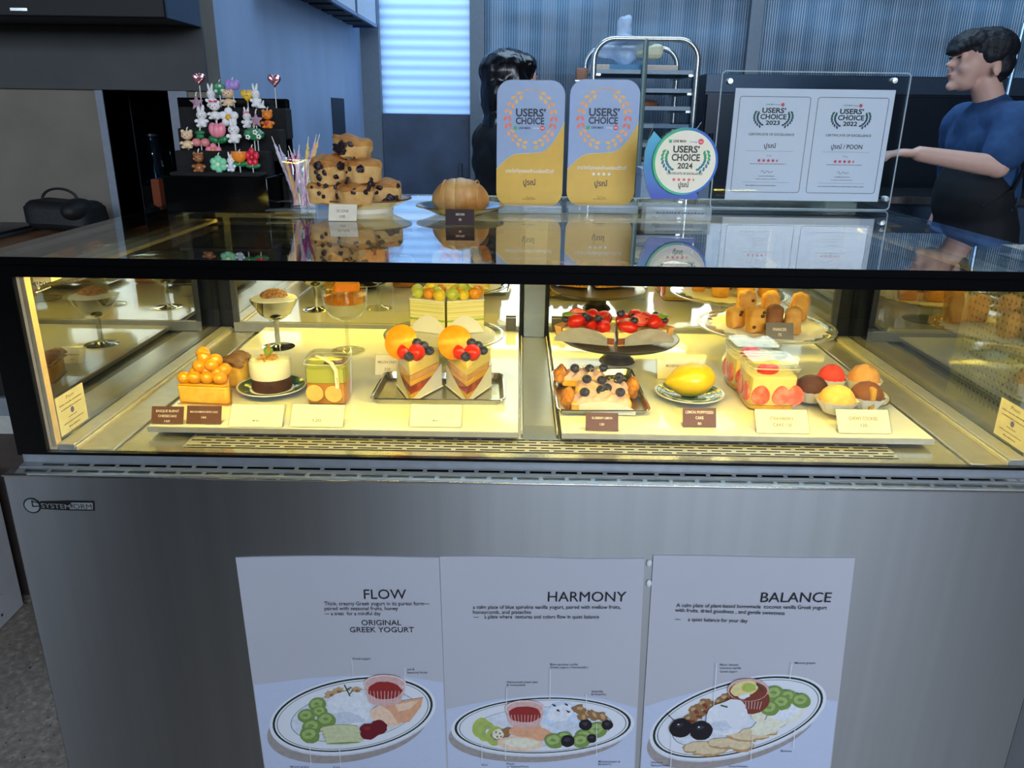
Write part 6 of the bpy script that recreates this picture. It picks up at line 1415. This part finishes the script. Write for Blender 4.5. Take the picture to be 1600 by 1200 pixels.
xf = AY(1100, 200, 2.95).x; zf = AY(1300, 117, 2.95).z
fd = thing('fridge', 'wide dark kitchen refrigerator behind the certificate frame', 'fridge', ((xf+2.7)/2, 3.15, 0))
fm = M('fridge_dark', (30, 38, 48), .35, .5, .08, 8)
MB().box(xf, 2.75, 3.0, 3.34, .08, zf).build('fridge_body', fm, fd, world=True, bevel=.004); MB().box(xf+.03, 2.72, 3.02, 3.32, 0, .08).build('plinth', black_matte, fd, world=True)
nd = 3; dw = (2.75-xf)/nd
for k in range(nd):
    dd = MB().box(xf+dw*k+.006, xf+dw*(k+1)-.006, 2.975, 3.0, .12, zf-.09).build('door', M('fridge_door', (24, 32, 42), .3, .5, .08, 8), fd, world=True, bevel=.004)
    MB().tube([(xf+dw*k+.04, 2.955, .9), (xf+dw*k+.04, 2.955, 1.3)], .009).build('handle', M('handle_dark', (60, 70, 82), .3, .8), dd, world=True)
MB().box(xf, 2.75, 2.985, 3.0, zf-.08, zf-.004).build('top_band', M('fridge_band', (52, 66, 82), .35, .5), fd, world=True)
lc = thing('undercounter_unit', 'low steel blue undercounter unit in front of the dark refrigerator', 'cabinet', (1.55, 2.6, 0))
MB().box(1.28, 2.5, 2.45, 2.8, .08, 1.04).build('unit_body', M('unit_steel', (74, 96, 122), .4, .5), lc, world=True, bevel=.004); MB().box(1.26, 2.52, 2.38, 2.82, 1.04, 1.07).build('unit_top', steel, lc, world=True, bevel=.002)
MB().box(1.30, 2.48, 2.42, 2.78, 0, .08).build('plinth', black_matte, lc, world=True)
tag(MB().tube([AY(1600, 36, 2.6), AY(1577, 133, 2.6), AY(1545, 270, 2.6)], .008, 8).tube([AY(1545, 270, 2.6), V(AY(1530, 300, 2.6).x, 2.6, 1.072)], .008, 8).build('steel_pole', M('pole_pale', (130, 156, 180), .3, .7)), 'slim pale steel pole behind the man at the right edge', 'pole')
# ---------------------------------------------------------------- foreground blocks
t = MB().box(-2.6, -1.47, .5-.0, .63, 0, .0) if False else None
q0 = AZ(38, 945, 0); q1 = AZ(0, 985, 0); dv = (q1-q0).normalized()
bn = thing('terrazzo_bench', 'white terrazzo bench block with black chips at the left edge', 'bench', q0)
pts = [V(0, 0, 0), dv*.9, dv*.9+V(-.6, 0, 0), V(-.6, 0, 0)]
MB().slab([(p.x, p.y) for p in pts], 0, .40).build('bench_block', bench_m, bn, bevel=.004)
MB().slab([(p.x*1.0-.006, p.y) for p in pts], .40, .44).build('seat_slab', bench_m, bn, bevel=.004)
tc_ = thing('terrazzo_counter', 'shade darkened white terrazzo counter block with black chips at the right edge', 'counter', (1.2, .5, 0))
MB().box(.765, 1.7, .11, .85, 0, .86).build('counter_block', shaded_terr, tc_, world=True, bevel=.004); MB().box(.76, 1.72, .09, .86, .86, .90).build('counter_top', shaded_terr, tc_, world=True, bevel=.003)
cr = thing('perforated_crate', 'white perforated crate beside the right end of the display case', 'crate', (.92, .30, .901))
wp = M('crate_white', (226, 222, 212), .5); hole = M('crate_hole', (58, 54, 48), .7)
def pwall(name, f, nu, nv):
    b = MB(); b.poly([f(0, 0), f(1, 0), f(1, 1), f(0, 1)]); b.m = 1
    b.build(name, [wp, hole], cr, False, fixn=False)
def perf(name, o, u, v, n):
    """sheet with diagonal rows of real holes"""
    b = MB(); o, u, v, n = Vector(o), Vector(u), Vector(v), Vector(n)
    nu, nv = max(2, round(u.length/.0125)), max(2, round(v.length/.0125))
    for i in range(nu):
        for j in range(nv):
            c0, c1, d0, d1 = i/nu, (i+1)/nu, j/nv, (j+1)/nv; cor = [(c0, d0), (c1, d0), (c1, d1), (c0, d1)]
            P = [o+u*a+v*b_ for a, b_ in cor]
            if 0 < i < nu-1 and 0 < j < nv-1:
                m_ = sum(P, V(0, 0, 0))/4; Q = [((P[k]+P[(k+1) % 4])/2).lerp(m_, .28) for k in range(4)]
                for k in range(4): b.poly([P[k], P[(k+1) % 4], Q[k]]); b.poly([P[(k+1) % 4], Q[(k+1) % 4], Q[k]])
            else: b.poly(P)
    b.build(name, wp, cr, False, fixn=False).modifiers.new('s', 'SOLIDIFY').thickness = .002
L_, D_, H_c = .30, .21, .27
perf('front_sheet', (-L_/2, -D_/2, 0), (L_, 0, 0), (0, 0, H_c), (0, -1, 0)); perf('side_sheet', (-L_/2, -D_/2, 0), (0, D_, 0), (0, 0, H_c), (-1, 0, 0)); perf('back_sheet', (-L_/2, D_/2, 0), (L_, 0, 0), (0, 0, H_c), (0, 1, 0)); perf('far_side_sheet', (L_/2, -D_/2, 0), (0, D_, 0), (0, 0, H_c), (1, 0, 0))
MB().box(-L_/2, L_/2, -D_/2, D_/2, -.0, .004).build('base_sheet', wp, cr, False)
MB().box(-L_/2+.007, L_/2-.007, -D_/2+.007, D_/2-.007, .005, H_c-.02).build('hole_darkener', M('hole_shade', (40, 34, 28), .9), cr, False)  # dark box added inside so the holes look shaded
m = MB(); m.tube([(-L_/2, -D_/2, H_c), (L_/2, -D_/2, H_c), (L_/2, D_/2, H_c), (-L_/2, D_/2, H_c), (-L_/2, -D_/2, H_c)], .005, 8); m.build('rim', wp, cr)
# ---------------------------------------------------------------- people
def organic(name, mb, mat, parent, voxel=.008, smooth=6, disp=None):
    o = mb.build('tmp', mat, None, True)
    r = o.modifiers.new('r', 'REMESH'); r.mode = 'VOXEL'; r.voxel_size = voxel; r.use_smooth_shade = True
    s = o.modifiers.new('s', 'SMOOTH'); s.iterations = smooth; s.factor = .5
    me = bpy.data.meshes.new_from_object(o.evaluated_get(bpy.context.evaluated_depsgraph_get())); me.name = name
    bpy.data.objects.remove(o)
    if disp:
        for v in me.vertices: v.co += disp(v.co.copy(), v.normal.copy())
    me.materials.clear(); me.materials.append(mat)
    me.polygons.foreach_set('use_smooth', [True]*len(me.polygons))
    q = bpy.data.objects.new(name, me); C.objects.link(q); q.parent = parent
    return q
skin = M('skin', (222, 176, 156), .5, var=.04, scale=20)
hair_m = M('black_hair', (14, 16, 24), .6, var=.4, scale=140, stretch=(1, 1, .2), bump=.5)
def head(b, c, pitch=0.):
    """skull, face, jaw, nose, lips, ears; looks along -x from c (between the ears)"""
    R = RY(pitch)
    P = lambda x, y, z: Vector(c)+(R @ Vector((x, y, z)))
    def bl(x, y, z, r, rot=None): b.blob(P(x, y, z), r, seg=20, rings=14, rot=R @ (rot or Matrix()))
    bl(.002, 0, .036, (.090, .072, .084)); bl(-.042, 0, -.012, (.046, .058, .074)); bl(-.040, 0, -.058, (.042, .046, .034))
    bl(-.074, 0, -.082, (.017, .021, .016)); bl(-.085, 0, .028, (.012, .044, .014))
    bl(-.094, 0, .002, (.010, .009, .022), RY(.32)); bl(-.104, 0, -.016, (.0125, .013, .0105))
    bl(-.086, 0, -.044, (.0105, .020, .0055)); bl(-.085, 0, -.054, (.0100, .017, .006))
    for s in (-1, 1):
        bl(-.062, s*.034, -.018, (.026, .024, .026)); bl(.022, s*.073, -.006, (.017, .008, .030), RX(s*.15) @ RY(-.2)); bl(-.085, s*.028, .008, (.006, .015, .008))
    return P
def hand(b, w, d, up, curl=.35, s=1):
    """palm, four fingers of different lengths and a thumb from the wrist w along d"""
    d = Vector(d).normalized(); up = Vector(up).normalized(); sd = d.cross(up).normalized()*s
    b.blob(w+d*.045, (.044, .038, .015), seg=16, rings=10, rot=Matrix((d, sd, d.cross(sd))).transposed().to_4x4())
    nrm = d.cross(sd)
    for k, (off, ln) in enumerate(((.028, .068), (.010, .078), (-.009, .072), (-.026, .056))):
        p = w+d*.078+sd*off; pts = [p-d*.012]; a = 0; q = p.copy()
        for j, f in enumerate((.45, .32, .23)):
            a += curl*(.5+.3*j+.08*k); dd = d*math.cos(a)-up*math.sin(a); q = q+dd*ln*f; pts.append(q.copy())
        b.tube(pts, [.0095, .0092, .0084, .0070], 10)
    p = w+d*.022+sd*.030; b.tube([p, p+d*.024+sd*.020-up*.006, p+d*.046+sd*.028-up*.014, p+d*.062+sd*.026-up*.020], [.012, .0105, .0095, .008], 10)
def limb(b, pts, rr, n=5):
    P = [Vector(p) for p in pts]; Q, Rr = [], []
    for i in range(len(P)-1):
        for j in range(n): u = j/n; Q.append(P[i].lerp(P[i+1], u)); Rr.append(rr[i]+(rr[i+1]-rr[i])*u)
    Q.append(P[-1]); Rr.append(rr[-1]); b.tube(Q, Rr, 16); b.blob(P[0], rr[0]); b.blob(P[-1], rr[-1])
    for p, r in zip(P[1:-1], rr[1:-1]): b.blob(p, r*1.0)
def person(label, loc, hc, pitch, shoulder, elbow, wrist, handd, elbow2, wrist2, handd2, lean, hip, shirt, apron, hair):
    t = thing('person', label, 'person', loc)
    b = MB(); hc = Vector(hc)
    P = head(b, hc, pitch)
    neck0 = hc+V(.030, 0, -.055); sh = V(lean, 0, shoulder)
    limb(b, [neck0, sh+V(-.005, 0, .03)], [.049, .050])
    limb(b, [sh+V(0, -.13, -.03), sh+V(0, .13, -.03)], [.046, .046]); limb(b, [sh+V(0, 0, -.05), (lean*.6+hip*.4, 0, shoulder-.25), (hip, 0, .93)], [.085, .09, .095])
    for S_, e, w, hd in ((-1, elbow, wrist, handd), (1, elbow2, wrist2, handd2)):
        s0 = sh+V(0, S_*.165, -.035); limb(b, [s0, e, w], [.043, .038, .026]); hand(b, Vector(w), hd, (0, 0, 1), .4, -S_)
    for S_ in (-1, 1): limb(b, [(hip, S_*.085, .90), (hip-.01, S_*.09, .48), (hip+.02, S_*.09, .09)], [.078, .052, .036]); limb(b, [(hip+.03, S_*.09, .05), (hip-.13, S_*.10, .035)], [.035, .03])
    organic('body', b, skin, t, .0065, 4)
    # clothes
    c = MB()
    c.blob(sh+V(.0, 0, -.10), (.108, .185, .125)); c.blob((lean*.6+hip*.4, 0, shoulder-.26), (.112, .170, .19)); c.blob((hip, 0, shoulder-.42), (.118, .168, .16))
    limb(c, [sh+V(.0, -.16, -.026), sh+V(.0, .16, -.026)], [.074, .074]); limb(c, [sh+V(.004, 0, .006), sh+V(0, 0, -.05)], [.074, .11])
    for S_, e in ((-1, elbow), (1, elbow2)): s0 = sh+V(0, S_*.165, -.035); limb(c, [s0, s0.lerp(Vector(e), .68)], [.078, .066])
    organic('t_shirt', c, shirt, t, .009, 5, lambda p, n: n*.004*noise.noise(p*14)+n*.0025*noise.noise(p*33))
    c = MB()
    for S_ in (-1, 1): limb(c, [(hip, S_*.085, .92), (hip-.01, S_*.09, .48), (hip+.02, S_*.09, .10)], [.096, .072, .056])
    c.blob((hip, 0, .93), (.13, .165, .10)); organic('trousers', c, M('trousers_black', (14, 15, 18), .8), t, .012, 4)
    c = MB()
    for S_ in (-1, 1): limb(c, [(hip+.035, S_*.09, .055), (hip-.14, S_*.10, .042)], [.048, .040])
    organic('shoes', c, M('shoe_black', (16, 16, 18), .5), t, .009, 3, lambda p, n: V(0, 0, max(0, .004-p.z)))
    if apron:
        c = MB(); c.blob((lean*.6+hip*.4-.018, 0, shoulder-.28), (.126, .180, .17)); c.blob((hip-.012, 0, shoulder-.44), (.138, .186, .22)); c.blob((hip-.012, 0, .78), (.136, .184, .28))
        organic('apron', c, apron, t, .010, 5, lambda p, n: n*.004*noise.noise(p*12))
        for S_ in (-1, 1):
            MB().tube([(hip-.09, S_*.155, shoulder-.30), (hip-.01, S_*.183, shoulder-.24), (lean+.07, S_*.165, shoulder-.12), (lean+.10, S_*.09, shoulder-.03), (lean+.075, S_*.06, shoulder+.015)], .010, 8, sy=.6).build('apron_strap', apron, t)
    hair(t, P, hc)
    for S_ in (-1, 1):
        MB().blob(P(-.0925, S_*.029, .0085), (.0022, .0125, .0032), seg=10, rings=8, rot=RX(S_*.12)).build('eye', M('eye_dark', (26, 20, 22), .3), t)
        MB().tube([P(-.091, S_*.012, .031), P(-.0935, S_*.030, .035), P(-.083, S_*.049, .031)], [.0018, .0026, .0014], 6).build('eyebrow', hair_m, t)
    MB().blob(P(-.0955, 0, -.049), (.0024, .019, .0045), seg=12, rings=8).build('lips', M('lip_rose', (186, 118, 108), .5), t)
    return t
def hair_short(t, P, hc):
    b = MB()
    b.blob(P(.010, 0, .060), (.098, .084, .066)); b.blob(P(-.050, 0, .068), (.050, .070, .042)); b.blob(P(-.088, 0, .052), (.030, .062, .034)); b.blob(P(-.102, .0, .036), (.016, .056, .024)); b.blob(P(-.112, -.005, .024), (.010, .040, .014))
    b.blob(P(.068, 0, .022), (.036, .066, .066)); b.blob(P(.062, 0, -.022), (.026, .054, .034))
    for s in (-1, 1): b.blob(P(.000, s*.068, .032), (.036, .013, .030)); b.blob(P(.048, s*.062, .004), (.026, .014, .034))
    organic('hair', b, hair_m, t, .005, 3, lambda p, n: n*(.004*noise.noise(Vector((p.x*40, p.y*110, p.z*40)))+.002*noise.noise(p*120)))
def hair_long(t, P, hc):
    b = MB()
    b.blob(P(.012, 0, .046), (.104, .088, .080)); b.blob(P(.055, 0, -.03), (.058, .085, .10)); b.blob(P(.06, 0, -.14), (.050, .085, .10)); b.blob(P(-.050, 0, .068), (.05, .07, .04))
    for s in (-1, 1): b.blob(P(.0, s*.076, -.04), (.055, .020, .095)); b.blob(P(.012, s*.078, -.14), (.048, .022, .08))
    organic('hair', b, M('dark_hair', (15, 13, 14), .22, var=.4, scale=120, stretch=(1, 1, .15), bump=.3), t, .006, 4, lambda p, n: n*.004*noise.noise(Vector((p.x*70, p.y*70, p.z*8))))
YM_ = 1.95
hx, hz = 1.552, 1.557
person('young man in a navy T-shirt and dark apron seen in profile, reaching left', (0, YM_, 0), (hx, 0, hz), .16, 1.395, (1.565, -.21, 1.232), (1.315, -.17, 1.268), (-1, .05, .04), (1.67, .24, 1.10), (1.60, .25, .86), (-.4, 0, -1), 1.625, 1.66,
       M('navy_cotton', (38, 74, 118), .85, var=.15, scale=40, bump=.2), M('apron_black', (12, 14, 19), .8, var=.1, scale=60), hair_short)
# the second person stands behind the award boards, turned away to the right
ph = person('person with long black hair in black, half hidden behind the left award board', (-.075, 2.05, 0), (0, 0, 1.475), .05, 1.31, (.01, -.235, 1.06), (-.05, -.20, .83), (-.3, 0, -1), (.01, .235, 1.06), (-.05, .20, .83), (-.3, 0, -1), .03, .03,
       M('black_cotton', (10, 11, 14), .85, var=.15, scale=40), None, hair_long)
ph.rotation_euler = (0, 0, math.radians(196))
